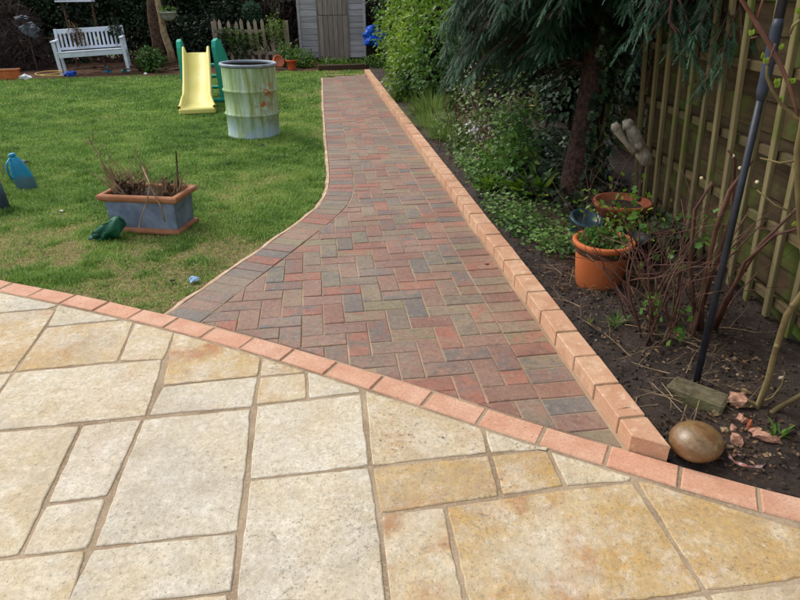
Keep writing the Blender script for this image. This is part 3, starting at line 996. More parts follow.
def twigs(starts, dirs, length, rad, depth=2, kids=3, wig=0.25, up=0.1, seed=0, n=4, seg=5, spread=0.8):
    """branching stems -> list of (points, radii)"""
    r = random.Random(seed); out = []
    def grow(p, d, L, ra, lev):
        pts, rr = [p.copy()], [ra]
        q = p.copy(); dd = d.normalized()
        for i in range(seg):
            dd = (dd + Vector((r.uniform(-1, 1), r.uniform(-1, 1), r.uniform(-1, 1))) * wig + Vector((0, 0, up))).normalized()
            q = q + dd * (L / seg); pts.append(q.copy()); rr.append(ra * (1 - 0.6 * (i + 1) / seg))
            if lev > 0 and i >= 1 and r.random() < kids / seg:
                side = Vector((r.uniform(-1, 1), r.uniform(-1, 1), r.uniform(-.4, 1))).normalized()
                grow(q, (dd + side * spread), L * r.uniform(.4, .7), rr[-1] * .65, lev - 1)
        out.append((pts, rr))
    for s, d in zip(starts, dirs): grow(Vector(s), Vector(d), length * r.uniform(.7, 1.2), rad * r.uniform(.7, 1.2), depth)
    return out
def twig_mb(tw, n=5, tint=0.0):
    mb = MB()
    for pts, rr in tw: mb.tube(pts, rr, n, tint)
    return mb

C_D = lin
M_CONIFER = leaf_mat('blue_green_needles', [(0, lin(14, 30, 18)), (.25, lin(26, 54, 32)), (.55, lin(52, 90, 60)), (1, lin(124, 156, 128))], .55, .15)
M_HEDGE = leaf_mat('dark_hedge_leaves', [(0, lin(18, 30, 18)), (.5, lin(40, 62, 38)), (1, lin(78, 100, 60))], .6, .15)
M_BRIGHT = leaf_mat('bright_shrub_leaves', [(0, lin(50, 82, 24)), (.5, lin(104, 142, 40)), (1, lin(172, 192, 80))], .45, .4)
M_MID = leaf_mat('mid_green_leaves', [(0, lin(38, 70, 28)), (.5, lin(80, 122, 46)), (1, lin(146, 180, 86))], .45, .35)
M_IVY = leaf_mat('ivy_leaves', [(0, lin(16, 30, 18)), (.5, lin(38, 60, 36)), (.85, lin(72, 96, 58)), (1, lin(120, 140, 96))], .42, .12, .35)
M_ROSE = leaf_mat('mixed_shrub_leaves', [(0, lin(36, 54, 26)), (.35, lin(80, 108, 50)), (.6, lin(116, 138, 72)), (.8, lin(136, 150, 118)), (.88, lin(124, 70, 48)), (.94, lin(190, 130, 54)), (1, lin(150, 156, 60))], .45, .3, .35)
M_DRY = leaf_mat('dry_brown_leaves', [(0, lin(44, 32, 24)), (.5, lin(96, 72, 50)), (.8, lin(140, 112, 82)), (1, lin(184, 160, 124))], .8, .15)
M_TWIGD = leaf_mat('bare_brown_twigs', [(0, lin(40, 32, 32)), (.5, lin(80, 66, 64)), (1, lin(120, 102, 96))], .85, .0)
M_BARK = simple('tree_bark', lin(58, 44, 38), lin(104, 82, 66), 18, 0.9, 0.9, 0.2, 40, bdist=0.02)
M_BARKR = simple('reddish_trunk_bark', lin(22, 17, 15), lin(76, 56, 46), 34, 0.9, 0.9, 0.2, 34, bdist=0.02)
M_MOSSB = simple('mossy_bark', lin(90, 96, 40), lin(70, 62, 44), 6, 0.9, 0.8, 0.2, 40, bdist=0.01)
M_STEM = simple('red_brown_stems', lin(62, 36, 32), lin(112, 80, 66), 8, 0.65, 0.4, 0.3)
M_STEMO = simple('olive_stems', lin(84, 72, 46), lin(138, 122, 82), 10, 0.75, 0.5, 0.3)
M_CANE = simple('rose_cane', lin(92, 58, 48), lin(132, 92, 76), 10, 0.5, 0.3, 0.4)
M_DEAD = simple('dead_stems', lin(104, 84, 64), lin(176, 152, 120), 14, 0.85, 0.4, 0.2)
M_CORE = simple('dark_twig_mass', lin(22, 22, 16), lin(44, 38, 28), 12, 0.95, 0.8, 0.1, 30, bdist=0.05)  # dark twig colour for the solid middle of hedges and shrubs
M_TERRA = simple('terracotta', lin(176, 92, 46), lin(198, 112, 62), 6, 0.7, 0.25, 0.35)
M_TERRA2 = simple('weathered_terracotta', lin(140, 72, 44), lin(176, 104, 70), 10, 0.8, 0.3, 0.3)

def shrub(name, label, cat, base, blobs, n, size, mat, tmpl=T_LEAF, tint=(.2, .8), stems=8, srad=.012, core=False, shell=.45, group=None, bark=None, droop=.3, seed=1):
    t = thing(name, label, cat, (base[0], base[1], base[2] if len(base) > 2 else 0.0), 0, group)
    wpart('foliage', leafmass(blobs, n, size, tmpl, tint, shell, droop), mat, t)
    if stems:
        r = random.Random(seed); mb = MB()
        for i in range(stems):
            b = blobs[i % len(blobs)]
            e = Vector((b[0] + r.uniform(-.6, .6) * b[3], b[1] + r.uniform(-.6, .6) * b[4], b[2] + r.uniform(0, .8) * b[5]))
            s0 = Vector((base[0] + r.uniform(-.06, .06), base[1] + r.uniform(-.06, .06), t.location.z - .03))
            mid = (s0 + e) / 2 + Vector((r.uniform(-.1, .1), r.uniform(-.1, .1), .05))
            mb.tube([s0, (s0 + mid) / 2, mid, (mid + e) / 2, e], [srad, srad * .9, srad * .75, srad * .6, srad * .3], 5)
        wmb('stem', mb, bark or M_BARK, t, True)
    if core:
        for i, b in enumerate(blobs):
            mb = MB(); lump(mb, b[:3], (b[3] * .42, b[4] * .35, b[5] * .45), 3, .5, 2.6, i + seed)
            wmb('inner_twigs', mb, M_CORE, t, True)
    return t

# ---------------------------------------------------------------- garden shed
def mlink(name, mesh, parent, loc, rot=None):
    o = link(name, mesh, None, parent, loc)
    if rot: o.rotation_euler = rot
    return o
M_SHED = wood('weathered_shed_boards', lin(160, 158, 160), lin(206, 206, 210), 0)
M_DOOR = wood('weathered_door_planks', lin(124, 114, 106), lin(174, 164, 154), 2)
a, b = G2(301, 63), G2(367, 62)
srz = math.atan2(b[1] - a[1], b[0] - a[0])
SW = math.hypot(b[0] - a[0], b[1] - a[1])
shed = thing('garden_shed', 'weathered grey wooden shed with plank door at the end of the path', 'shed', (a[0], a[1], 0.0), srz)
bh = 0.124
for x0, x1 in ((0.06, 0.425), (1.14, SW - 0.05)):
    bm_ = MB().box((0, 0, 0), (x1 - x0, 0.018, bh - 0.008), Matrix.Rotation(R(5), 3, 'X'), 0.003).mesh('board'); bm_.materials.append(M_SHED)
    for k in range(16):
        mlink('board', bm_, shed, ((x0 + x1) / 2, rnd.uniform(-.004, .004), 0.10 + bh * k + bh / 2), (rnd.uniform(-.01, .01), rnd.uniform(-.006, .006), 0))
mb = MB().box((SW / 2, 0.9, 1.05), (SW - 0.06, 1.7, 2.0))
part('wall', mb, simple('shed_side_boards', lin(70, 62, 56), lin(104, 96, 90), 8, .9, .4), shed)
pm = MB().box((0, 0, 1.05), (0.06, 0.05, 2.06), None, 0.004).mesh('corner_post'); pm.materials.append(M_SHED)
for x in (0.03, SW - 0.03): mlink('corner_post', pm, shed, (x, -0.012, 0))
door = part('door_frame', MB().box((.44, -.02, 1.0), (.03, .03, 1.9), None, .003).box((1.125, -.02, 1.0), (.03, .03, 1.9), None, .003), M_DOOR, shed)
dx0, dx1 = 0.46, 1.108; npk = 6; w = (dx1 - dx0) / npk
for k in range(npk):
    for z0, z1 in ((0.04, 0.985), (0.995, 1.95)):
        mlink('door_plank', (lambda me: (me.materials.append(M_DOOR), me)[1])(MB().box((0, 0, 0), (w - .007, .02, z1 - z0), None, .003).mesh('door_plank')), shed, (dx0 + w * (k + .5), -.024 + rnd.uniform(-.003, .003), (z0 + z1) / 2))
mb = MB(); mb.box((SW / 2, .85, 2.22), (SW + .2, 2.0, .04), Matrix.Rotation(R(4), 3, 'X'))
part('roof', mb, simple('roof_felt', lin(50, 52, 50), lin(76, 78, 74), 30, .95, .5), shed)
# pot on the shed wall
c = P3(357, 10, a[1] + .22)
t = thing('hanging_pot', 'small green plastic pot hanging on the right hand boards of the shed', 'plant pot', tuple(c))
M_GPL = simple('green_plastic', lin(24, 96, 76), lin(34, 116, 92), 10, .45, .05, .5)
part('pot', MB().lathe([(0, -.12), (.07, -.12), (.085, -.10), (.115, .02), (.125, .02), (.125, .045), (.11, .045), (.105, .03), (0, .03)], 18), M_GPL, t, True)
part('hook', MB().tube([(0, .12, .04), (0, .13, .2), (0, .14, .3)], .004, 5), M_GPL, t)
wpart('plant', leafmass([(c.x, c.y, c.z + .1, .12, .1, .08)], 160, .07, T_LEAF, (.3, .9), zmin=.5), M_DRY, t)
# string of shells
t = thing('shell_string', 'string of pale shells hanging beside the shed door', 'garland', tuple(P3(352, 4, a[1] + .13)))
mb = MB(); L = t.location
mb.tube([(0, 0, .05), (.01, 0, -.5)], .004, 4)
part('string', mb, M_DEAD, t)
M_SHELL = simple('pale_shell', lin(170, 152, 128), lin(206, 192, 170), 20, .6, .3)
for k in range(9):
    q = MB(); lump(q, (0, 0, 0), (.028, .014, .036), 2, .2, 2, k)
    o = part('shell', q, M_SHELL, t, True); o.location = (rnd.uniform(-.015, .02), -.01, -.06 - k * .055)
# blue bag by the shed
c = P3(375, 37, 14.0)
t = thing('blue_tarpaulin_bundle', 'bright blue tarpaulin bundle beside the right side of the shed', 'tarpaulin', (c.x, c.y, 0))
mb = MB(); lump(mb, (0, 0, c.z), (.24, .2, .20), 3, .55, 2.2, 4); lump(mb, (-.04, -.05, c.z + .16), (.15, .12, .09), 2, .5, 2, 7)
part('sheet', mb, simple('blue_tarpaulin', lin(10, 74, 190), lin(24, 104, 220), 8, .45, .4, .4), t, False)
part('support', MB().box((0, 0.05, (c.z - .2) / 2), (.4, .3, c.z - .15), None, .02), M_CORE, t)
# log at the end of the path
t = thing('timber_edging', 'dark timber sleeper lying across the far end of the path', 'timber', (0, 0, 0))
p, q = G(318, 70.5), G(369, 69)
mb = MB().bar((p.x, p.y, .05), (q.x, q.y, .05), .12, .11, ch=.012)
part('sleeper', mb, wood('dark_timber', lin(62, 46, 38), lin(98, 76, 60), 0), t)

# ---------------------------------------------------------------- picket fence with climbers
M_PICK = wood('picket_wood', lin(150, 130, 110), lin(196, 182, 164), 2)
p0, p1 = Vector((-3.98, 14.25, 0)), Vector((-2.42, 14.45, 0))
d = (p1 - p0); prz = math.atan2(d.y, d.x); PL = d.length
pf_ = thing('picket_fence', 'low weathered picket fence with climbers left of the shed', 'fence', tuple(p0), prz)
pk = MB()
pk.add([(-.035, 0, 0), (.035, 0, 0), (.035, 0, .86), (0, 0, .93), (-.035, 0, .86), (-.035, .018, 0), (.035, .018, 0), (.035, .018, .86), (0, .018, .93), (-.035, .018, .86)],
       [(0, 1, 2, 3, 4), (9, 8, 7, 6, 5), (1, 0, 5, 6), (2, 1, 6, 7), (3, 2, 7, 8), (4, 3, 8, 9), (0, 4, 9, 5)])
pk = pk.mesh('picket'); pk.materials.append(M_PICK)
for k in range(11):
    o = mlink('picket', pk, pf_, (.03 + k * (PL - .06) / 10, -.012, rnd.uniform(-.03, .05)), (0, rnd.uniform(-.05, .03), 0))
rm = MB().box((PL / 2, .02, 0), (PL, .03, .06), None, .004).mesh('rail'); rm.materials.append(M_PICK)
for z in (.25, .7): mlink('rail', rm, pf_, (0, 0.004, z))
po = MB().box((0, .05, .45), (.07, .07, .9), None, .004).mesh('post'); po.materials.append(M_PICK)
for x in (.0, PL): mlink('post', po, pf_, (x, .03, 0))
shrub('climbing_plant', 'yellow green climber growing over the picket fence', 'climber', (-3.1, 14.3), [(-3.55, 14.25, .62, .3, .12, .22), (-2.65, 14.35, .8, .25, .12, .25), (-3.1, 14.25, .55, .35, .1, .2), (-2.55, 14.3, .5, .14, .1, .35)], 800, .055, M_BRIGHT, T_LEAF, (-.1, .7), 6, .008)
shrub('trailing_ivy', 'dark ivy trailing through the left end of the picket fence', 'ivy', (-3.7, 14.2), [(-3.75, 14.2, .5, .2, .12, .3), (-3.4, 14.2, .35, .25, .12, .2)], 420, .06, M_IVY, T_IVY, (.2, .9), 4, .006)
# ball topiary
t = thing('topiary_ball', 'clipped round bush on a bare stem behind the picket fence', 'topiary', (-3.62, 15.0, 0))
c = P3(252, 12, 15.0)
t.location = (c.x, c.y, 0)
wpart('foliage', leafmass([(c.x, c.y, c.z, .235, .235, .22)], 2600, .035, T_SMALL, (.3, .8), .25, 0), M_CONIFER, t)
part('trunk', MB().tube([(0, 0, 0), (0.02, 0, c.z - .1)], .022, 7), M_BARK, t)
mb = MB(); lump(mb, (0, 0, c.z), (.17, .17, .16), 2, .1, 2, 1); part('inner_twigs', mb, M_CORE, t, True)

# terracotta pots by the picket fence
def pot_mesh(r, h, rim=.02, lip=.03):
    return MB().lathe([(0, .004), (r * .68, .0), (r * .70, .01), (r * .93, h - lip), (r + rim * .4, h - lip), (r + rim * .5, h - .004), (r + rim * .3, h), (r - .012, h), (r - .016, h - .03), (0, h - .035)], 26)
for px, py, r, h, lab in ((275, 66, .115, .2, 'pink terracotta pot lying by the drum in front of the picket fence'), (292, 70, .11, .2, 'orange terracotta pot between picket fence and shed')):
    c = G(px, py)
    c.y = min(c.y, 13.6); c.x = P3(px, py, c.y).x
    t = thing('terracotta_pot', lab, 'plant pot', (c.x, c.y, 0.0), 0, 'terracotta pots by the picket fence')
    o = part('pot', pot_mesh(r, h), simple('pot_' + str(px), lin(206, 112, 82) if px < 280 else lin(204, 88, 50), lin(220, 130, 100) if px < 280 else lin(216, 104, 64), 6, .7, .2), t, True)
    if px < 280: o.rotation_euler = (R(70), 0, R(40)); o.location = (0, 0, .11)
    else:
        wpart('plant', leafmass([(c.x, c.y, h + .04, .1, .1, .07)], 120, .06, T_LEAF, (.2, .8)), M_MID, t)
c = G(10, 79)
t = thing('terracotta_trough', 'orange terracotta trough at the far left edge of the lawn', 'planter', (c.x, c.y, 0), R(10))
part('trough', MB().box((0, 0, .09), (.36, .16, .18), None, .01).box((0, 0, .17), (.40, .20, .035), None, .008), M_TERRA, t)
part('soil', MB().box((0, 0, .175), (.36, .16, .03), None, .008), M_SOIL, t)

# ---------------------------------------------------------------- white bench
M_WHITE = simple('weathered_white_paint', lin(196, 206, 222), lin(222, 230, 240), 8, .55, .15, .35)
bl = G(62.5, 76.5)
bench = thing('garden_bench', 'white painted slatted bench standing in front of the dark hedge', 'bench', (bl.x, bl.y, 0), R(17))
BL_ = 1.24
bench.rotation_euler = (0, -R(2.2), R(17))
for x in (0, BL_):
    part('leg', MB().box((x, 0, .31), (.062, .055, .62), None, .004), M_WHITE, bench)
    part('leg', MB().bar((x, .46, 0), (x, .43, .44), .055, .055, (1, 0, 0), .004).bar((x, .43, .42), (x, .54, .83), .055, .055, (1, 0, 0), .004), M_WHITE, bench)
    part('arm_rest', MB().box((x, .2, .635), (.075, .56, .03), None, .008), M_WHITE, bench)
    part('side_rail', MB().box((x, .22, .37), (.035, .4, .07), None, .003), M_WHITE, bench)
part('front_rail', MB().box((BL_ / 2, -.002, .375), (BL_ - .07, .03, .085), None, .003), M_WHITE, bench)
sm_ = MB().box((0, 0, 0), (BL_ - .02, .07, .022), None, .004).mesh('seat_slat'); sm_.materials.append(M_WHITE)
for k in range(5): mlink('seat_slat', sm_, bench, (BL_ / 2, .01 + k * .092, .43 - .004 * k))
part('top_rail', MB().box((BL_ / 2, .533, .785), (BL_ - .05, .035, .085), Matrix.Rotation(R(-14), 3, 'X'), .005), M_WHITE, bench)
part('lower_rail', MB().box((BL_ / 2, .445, .47), (BL_ - .05, .03, .05), Matrix.Rotation(R(-14), 3, 'X'), .003), M_WHITE, bench)
bs = MB().box((0, 0, 0), (.042, .014, .30), None, .003).mesh('back_slat'); bs.materials.append(M_WHITE)
for k in range(15): mlink('back_slat', bs, bench, (.075 + k * (BL_ - .15) / 14, .489, .625), (R(-14), 0, 0))
# creepers over the bench
br = Matrix.Rotation(R(17), 3, 'Z')
t = thing('dead_creeper', 'dead brown creeper hanging over the left of the bench back', 'creeper', tuple(bench.location), 0)
st = [bl + br @ Vector((.28 + .04 * k, .44, 1.0 - .04 * k)) for k in range(5)]
wmb('stem', twig_mb(twigs(st, [(0.1, -.1, -1)] * 5, .6, .007, 2, 4, .35, -.05, 3)), M_DEAD, t)
wpart('dry_leaves', leafmass([(st[2].x, st[2].y - .02, .75, .12, .06, .22)], 130, .05, T_LEAF, (.1, .7)), M_DRY, t)
t = thing('ivy_spray', 'spray of dark ivy hanging over the right end of the bench', 'ivy', tuple(bench.location), 0)
st = [bl + br @ Vector((1.0 + .05 * k, .44, 1.02)) for k in range(4)]
wmb('stem', twig_mb(twigs(st, [(0.1, -.1, -1)] * 4, .5, .006, 2, 4, .35, -.05, 8)), M_TWIGD, t)
wpart('leaves', leafmass([(st[2].x, st[2].y, .78, .14, .08, .2)], 170, .05, T_IVY, (.1, .9)), M_IVY, t)

# clutter in front of the bench
def litter(name, label, cat, px, py, size, c1, c2, seed, h=.6, sub=2, amp=.7):
    c = G(px, py); t_ = MB(); lump(t_, (0, 0, size * h * .45), (size, size * .7, size * h), sub, amp, 2.4, seed, flat=size * h * .45)
    o = link(name, t_.mesh(name, False), simple(name + '_' + str(seed), c1, c2, 10, .5, .3, .4), None, (c.x, c.y, .0))
    return tag(o, label, cat)
litter('plastic_bag', 'crumpled royal blue plastic bag under the left end of the bench', 'bag', 71, 76, .12, lin(14, 74, 190), lin(40, 110, 225), 1)
litter('plastic_bag', 'small turquoise plastic bag under the right half of the bench', 'bag', 109, 72.5, .085, lin(10, 120, 160), lin(30, 150, 190), 2, .8)
litter('plastic_pot', 'teal plastic scrap beside the right leg of the bench', 'litter', 126, 72, .08, lin(50, 130, 140), lin(80, 150, 160), 3)
litter('paper_scrap', 'white torn wrapper at the left edge of the lawn below the dead bramble', 'litter', 26, 79, .11, lin(214, 216, 220), lin(240, 240, 240), 4, .5)
litter('paper_scrap', 'tiny white scrap on the mulch between bench and slide', 'litter', 145.5, 74.5, .04, lin(220, 220, 220), lin(240, 240, 240), 5)
litter('crumpled_wrapper', 'pale blue crumpled wrapper on the bare grass near the path corner', 'litter', 194, 281, .03, lin(120, 170, 214), lin(190, 214, 236), 6, .7)
litter('dark_stone', 'small black stone in the worn grass near the blue wrapper', 'stone', 172.5, 281, .014, lin(30, 26, 24), lin(50, 44, 40), 7)
litter('white_chip', 'tiny white chip on worn grass left of the planter', 'litter', 62, 211, .014, lin(220, 220, 214), lin(240, 240, 234), 8, .4)
litter('dark_leaf_lump', 'small dark lump on the grass behind the teal container', 'litter', 24, 163.5, .045, lin(24, 24, 20), lin(44, 40, 30), 9, .5)
litter('dead_leaf', 'single dark dead leaf lying on the brick path near the kerb', 'leaf', 487, 264.5, .014, lin(56, 34, 26), lin(84, 52, 40), 10, .35)
litter('dark_sod', 'small dark sod of earth on the lawn under the drum', 'sod', 262, 146, .03, lin(30, 30, 20), lin(50, 48, 30), 12, .4)
# hose loops
t = thing('yellow_hose', 'loops of yellow hose on the mulch left of the bench', 'hose', tuple(G(50, 78)))
mb = MB(); pts = []
for k in range(40):
    a = k / 39 * 4 * math.pi; r_ = .2 - .03 * k / 39
    pts.append((r_ * 1.3 * math.cos(a), r_ * .9 * math.sin(a), .05 + .04 * math.sin(a * .5 + 1) + .02))
mb.tube(pts, .010, 6)
part('loops', mb, simple('yellow_rubber', lin(176, 140, 70), lin(206, 172, 96), 10, .5, .1), t, True)
# sticks / timber along the border
t = thing('fallen_branches', 'thin dark fallen branches lying along the mulch behind the lawn', 'branches', tuple(G(100, 75)))
r_ = random.Random(4); mb = MB()
for k in range(16):
    c = G(r_.uniform(70, 175), r_.uniform(72, 75.5)); a = r_.uniform(-.35, .35); L = r_.uniform(.3, .9)
    mb.tube([(c.x, c.y, .09), (c.x + L / 2 * math.cos(a), c.y + L / 2 * math.sin(a), .12), (c.x + L * math.cos(a), c.y + L * math.sin(a), .09)], [.018, .016, .008], 5)
wmb('branch', mb, M_BARK, t)

# bowl planter on a post, left of the slide
c = P3(168.5, 14, 13.6)
t = thing('hanging_bowl', 'pale bowl planter with yellow green moss hanging between the trunks', 'plant pot', tuple(c))
part('bowl', MB().lathe([(0, -.13), (.07, -.12), (.13, -.06), (.155, .02), (.165, .02), (.16, .04), (.14, .035), (0, .02)], 20), simple('pale_stone', lin(128, 132, 128), lin(162, 164, 158), 12, .8, .4), t, True)
part('chain', MB().tube([(-.15, 0, .03), (0, 0, .5)], .004, 4).tube([(.15, 0, .03), (0, 0, .5)], .004, 4).tube([(0, 0, .5), (0, 0, .95)], .005, 4), M_BARK, t)
wpart('plant', leafmass([(c.x, c.y, c.z + .08, .17, .14, .06)], 260, .045, T_SMALL, (.2, .9), zmin=.4), M_BRIGHT, t)

# ---------------------------------------------------------------- toddler slide
sl = G(198, 114.5)
M_YEL = simple('faded_yellow_plastic', lin(216, 204, 100), lin(228, 218, 132), 4, .45, .05, .45)
M_GRN = simple('turquoise_green_plastic', lin(8, 140, 116), lin(24, 172, 148), 4, .45, .05, .45)
slide = thing('toddler_slide', 'yellow plastic slide with green ladder frame on the lawn', 'slide', (sl.x, sl.y, 0), R(12))
prof = []
for k in range(15):
    u = k / 14
    y = 1.08 * u; z = .07 + .60 * (u ** 1.25 if u < .9 else u ** 1.25) - .03 * math.sin(u * 3.1)
    if u < .12: z = .075 + .25 * u * .4
    prof.append((y, z, .225 - .06 * min(1, max(0, (u - .02) / .16)) if u < .2 else .165))
mb = MB(); ring = []
for y, z, hw in prof:
    sec = [(-hw - .02, -.05), (-hw - .022, .085), (-hw - .005, .095), (-hw + .012, .085), (-hw + .03, .01), (0, 0), (hw - .03, .01), (hw - .012, .085), (hw + .005, .095), (hw + .022, .085), (hw + .02, -.05)]
    ring.append([(x, y, max(z + dz * (1 if y > .12 else .45), 0.0)) for x, dz in sec])
o_ = 0
for i, r0 in enumerate(ring):
    mb.add(r0, [])
    if i:
        for k in range(len(r0) - 1):
            a, b_ = (i - 1) * len(r0) + k, i * len(r0) + k
            mb.f.append((a, a + 1, b_ + 1, b_))
part('chute', mb, M_YEL, slide, True)
part('chute_lip', MB().bar((-.235, -.01, .045), (.235, -.01, .045), .05, .08, ch=.018), M_YEL, slide)
part('platform', MB().box((0, 1.17, .64), (.33, .22, .05), None, .01), M_YEL, slide)
for sx in (-1, 1):
    mb = MB(); x = sx * .235
    poly = [(1.00, 0.0), (1.22, 0.0), (1.28, .02), (1.40, .02), (1.56, 0.0), (1.70, 0.0), (1.34, .74), (1.31, .82), (1.24, .85), (1.15, .82), (1.10, .74)]
    n_ = len(poly)
    off = lambda y, z: x + (.05 * (1 - z / .85) + .42 * max(0, y - 1.12) if sx > 0 else .12 * max(0, y - 1.15))
    vs_ = [(off(y, z) + .028, y, z) for y, z in poly] + [(off(y, z) - .028, y, z) for y, z in poly]
    fs = [(10, 0, 1, 2), (3, 4, 5, 6), (10, 2, 3, 6), (10, 6, 7), (10, 7, 9), (7, 8, 9)]
    fs2 = [tuple(n_ + i for i in f[::-1]) for f in fs]
    sd_ = [(k, (k + 1) % n_, n_ + (k + 1) % n_, n_ + k)[::-1] for k in range(n_)]
    mb.add(vs_, fs + fs2 + sd_)
    part('side_frame', mb, M_GRN, slide)
    part('foot', MB().bar((x + sx * .05, .98, .03), (x + (.30 if sx > 0 else .06), 1.74, .03), .09, .06, ch=.02), M_GRN, slide)
    part('bolt', MB().lathe([(0, .012), (.014, .012), (.016, 0)], 10, (x - sx * -.031, 1.2, .5), Matrix.Rotation(R(90), 3, 'X')), M_WHITE, slide)
for k, (y, z) in enumerate(((1.58, .14), (1.47, .31), (1.37, .48))):
    part('step', MB().box((0, y, z), (.42, .10, .04), None, .01), M_GRN, slide)
part('cross_foot', MB().box((0, 1.02, .03), (.56, .07, .05), None, .015), M_GRN, slide)

# ---------------------------------------------------------------- steel drum
dc = Vector((-1.62, 6.9, 0)); DR, DH = .283, .755
drum = thing('steel_drum', 'open steel drum in peeling pale green paint with rust on its right side', 'drum', tuple(dc))
m = Mat('peeling_green_paint', .65, .35)
st = m.stretch(7, 7, .7)
n1 = m.noise(1.6, 6, .65, st)
c = m.mix(m.step(n1, .40, .58), lin(140, 166, 104), lin(190, 210, 184))
c = m.mix(m.step(m.noise(1.5, 6, .7, st, 1.0), .50, .62, 0, .9), c, lin(140, 152, 56))
sepx = m.n.new('ShaderNodeSeparateXYZ'); m.l.new(m.tc.outputs['Object'], sepx.inputs[0])
low = m.math('MULTIPLY', m.step(sepx.outputs[2], .30, .03), m.step(m.noise(7, 5), .35, .6))
c = m.mix(m.math('MULTIPLY', low, .8), c, lin(166, 192, 214))
c = m.mix(m.step(m.noise(30, 5, .7), .6, .72, 0, .6), c, lin(206, 208, 190))
def near_mask(pt, r0, r1, ns=9, amt=.12):
    v = m.n.new('ShaderNodeVectorMath'); v.operation = 'DISTANCE'; m.l.new(m.tc.outputs['Object'], v.inputs[0]); v.inputs[1].default_value = pt
    return m.step(m.math('ADD', v.outputs['Value'], m.step(m.noise(ns, 5, .7), .3, .7, -amt, amt)), r1, r0)
tow = Vector((1.6, -6.9, 0)).normalized(); rgt = Vector((-tow.y, tow.x, 0))
def surf(k, z): v = rgt * k * DR + tow * math.sqrt(max(0, 1 - k * k)) * DR; return (v.x, v.y, z)
rm1 = near_mask(surf(.55, .475), .03, .075, 14, .07); rm2 = near_mask(surf(.50, .36), .02, .05, 14, .06); rm3 = near_mask(surf(.75, .53), .0, .04, 14, .05)
rr = m.math('MAXIMUM', m.math('MAXIMUM', rm1, rm2), rm3)
rr = m.math('MULTIPLY', rr, m.step(m.noise(13, 4, .6), .42, .5))
c = m.mix(rr, c, lin(188, 96, 48))
c = m.mix(m.math('MULTIPLY', near_mask(surf(.6, .3), .1, .3, 6, .1), m.step(m.noise(16, 5, .7), .5, .62, 0, .6)), c, lin(150, 120, 96))
m.col(c).bump(m.noise(40, 5, .7), .25, .004)
M_DRUM = m.m
pr = [(0, .02), (DR - .02, .02), (DR - .01, 0), (DR + .004, .0), (DR + .006, .02), (DR, .03)]
for zr in (.245, .49): pr += [(DR, zr - .022), (DR + .008, zr - .012), (DR + .017, zr), (DR + .008, zr + .012), (DR, zr + .022)]
pr += [(DR + .003, DH - .03)]
body = part('shell', MB().lathe(pr, 56), M_DRUM, drum, True)
M_RIM = simple('dull_grey_steel', lin(112, 124, 134), lin(158, 170, 178), 14, .5, .3, .5)
part('rim', MB().lathe([(DR + .003, DH - .028), (DR + .016, DH - .022), (DR + .022, DH - .008), (DR + .014, DH + .006), (DR - .002, DH + .006), (DR - .008, DH - .01), (DR - .006, DH - .02)], 56), M_RIM, drum, True)
part('inside', MB().lathe([(DR - .006, DH - .02), (DR - .008, .06), (0, .05)], 48), simple('sooty_inside', lin(36, 34, 32), lin(66, 56, 48), 8, .9, .4), drum, True)
drum.rotation_euler = (0, R(1.2), 0)

# ---------------------------------------------------------------- planter trough with dead stems
prz = R(-9)
pc = G(178.5, 235)
cx_ = Vector((-.245, .14, 0)); rotp = Matrix.Rotation(prz, 3, 'Z')
ploc = pc + rotp @ cx_
M_PRIM = simple('planter_rim_terracotta', lin(150, 98, 70), lin(180, 126, 94), 10, .8, .3, .25)
pl = thing('rectangular_planter', 'grey blue planter with terracotta rims full of dead stems on the lawn', 'planter', (ploc.x, ploc.y, 0), prz)
m = Mat('grey_blue_glaze', .6, .35)
m.col(m.mix(m.step(m.noise(9, 5, .6), .35, .62), lin(92, 104, 128), lin(128, 142, 164)))
m.bump(m.noise(50, 4), .3, .003)
mb = MB()
def ringbox(mb, secs):
    """stack of rectangles (halfx, halfy, z)"""
    o = len(mb.v)
    for hx, hy, z in secs:
        hx, hy = hx * .93, hy * .77
        for sx, sy in ((-1, -1), (1, -1), (1, 1), (-1, 1)): mb.v.append((sx * hx, sy * hy, z)); mb.t.append(0)
    for i in range(len(secs) - 1):
        for k in range(4):
            a, b_ = o + 4 * i + k, o + 4 * i + (k + 1) % 4; mb.f.append((a, b_, b_ + 4, a + 4))
    return mb
part('body', ringbox(mb, [(.245, .15, .02), (.25, .155, .03), (.262, .165, .22)]), m.m, pl)
part('base_rim', ringbox(MB(), [(.275, .185, 0), (.278, .188, .012), (.272, .182, .024), (.255, .162, .03), (.22, .14, .031)]), M_PRIM, pl)
part('top_rim', ringbox(MB(), [(.262, .165, .205), (.285, .188, .215), (.298, .20, .228), (.300, .202, .245), (.292, .194, .254), (.262, .165, .255), (.255, .158, .248), (.252, .155, .20)]), M_PRIM, pl)
mb = MB(); gxs = np.linspace(-.237, .237, 16); gys = np.linspace(-.121, .121, 10)
vv = [(x, y, .225 + .03 * noise.noise(Vector((x * 14, y * 14, 2)))) for x in gxs for y in gys]
mb.add(vv, [(i * 10 + j, (i + 1) * 10 + j, (i + 1) * 10 + j + 1, i * 10 + j + 1) for i in range(15) for j in range(9)])
part('soil', mb, M_SOIL, pl, True)
def to_w(v): return ploc + rotp @ Vector(v)
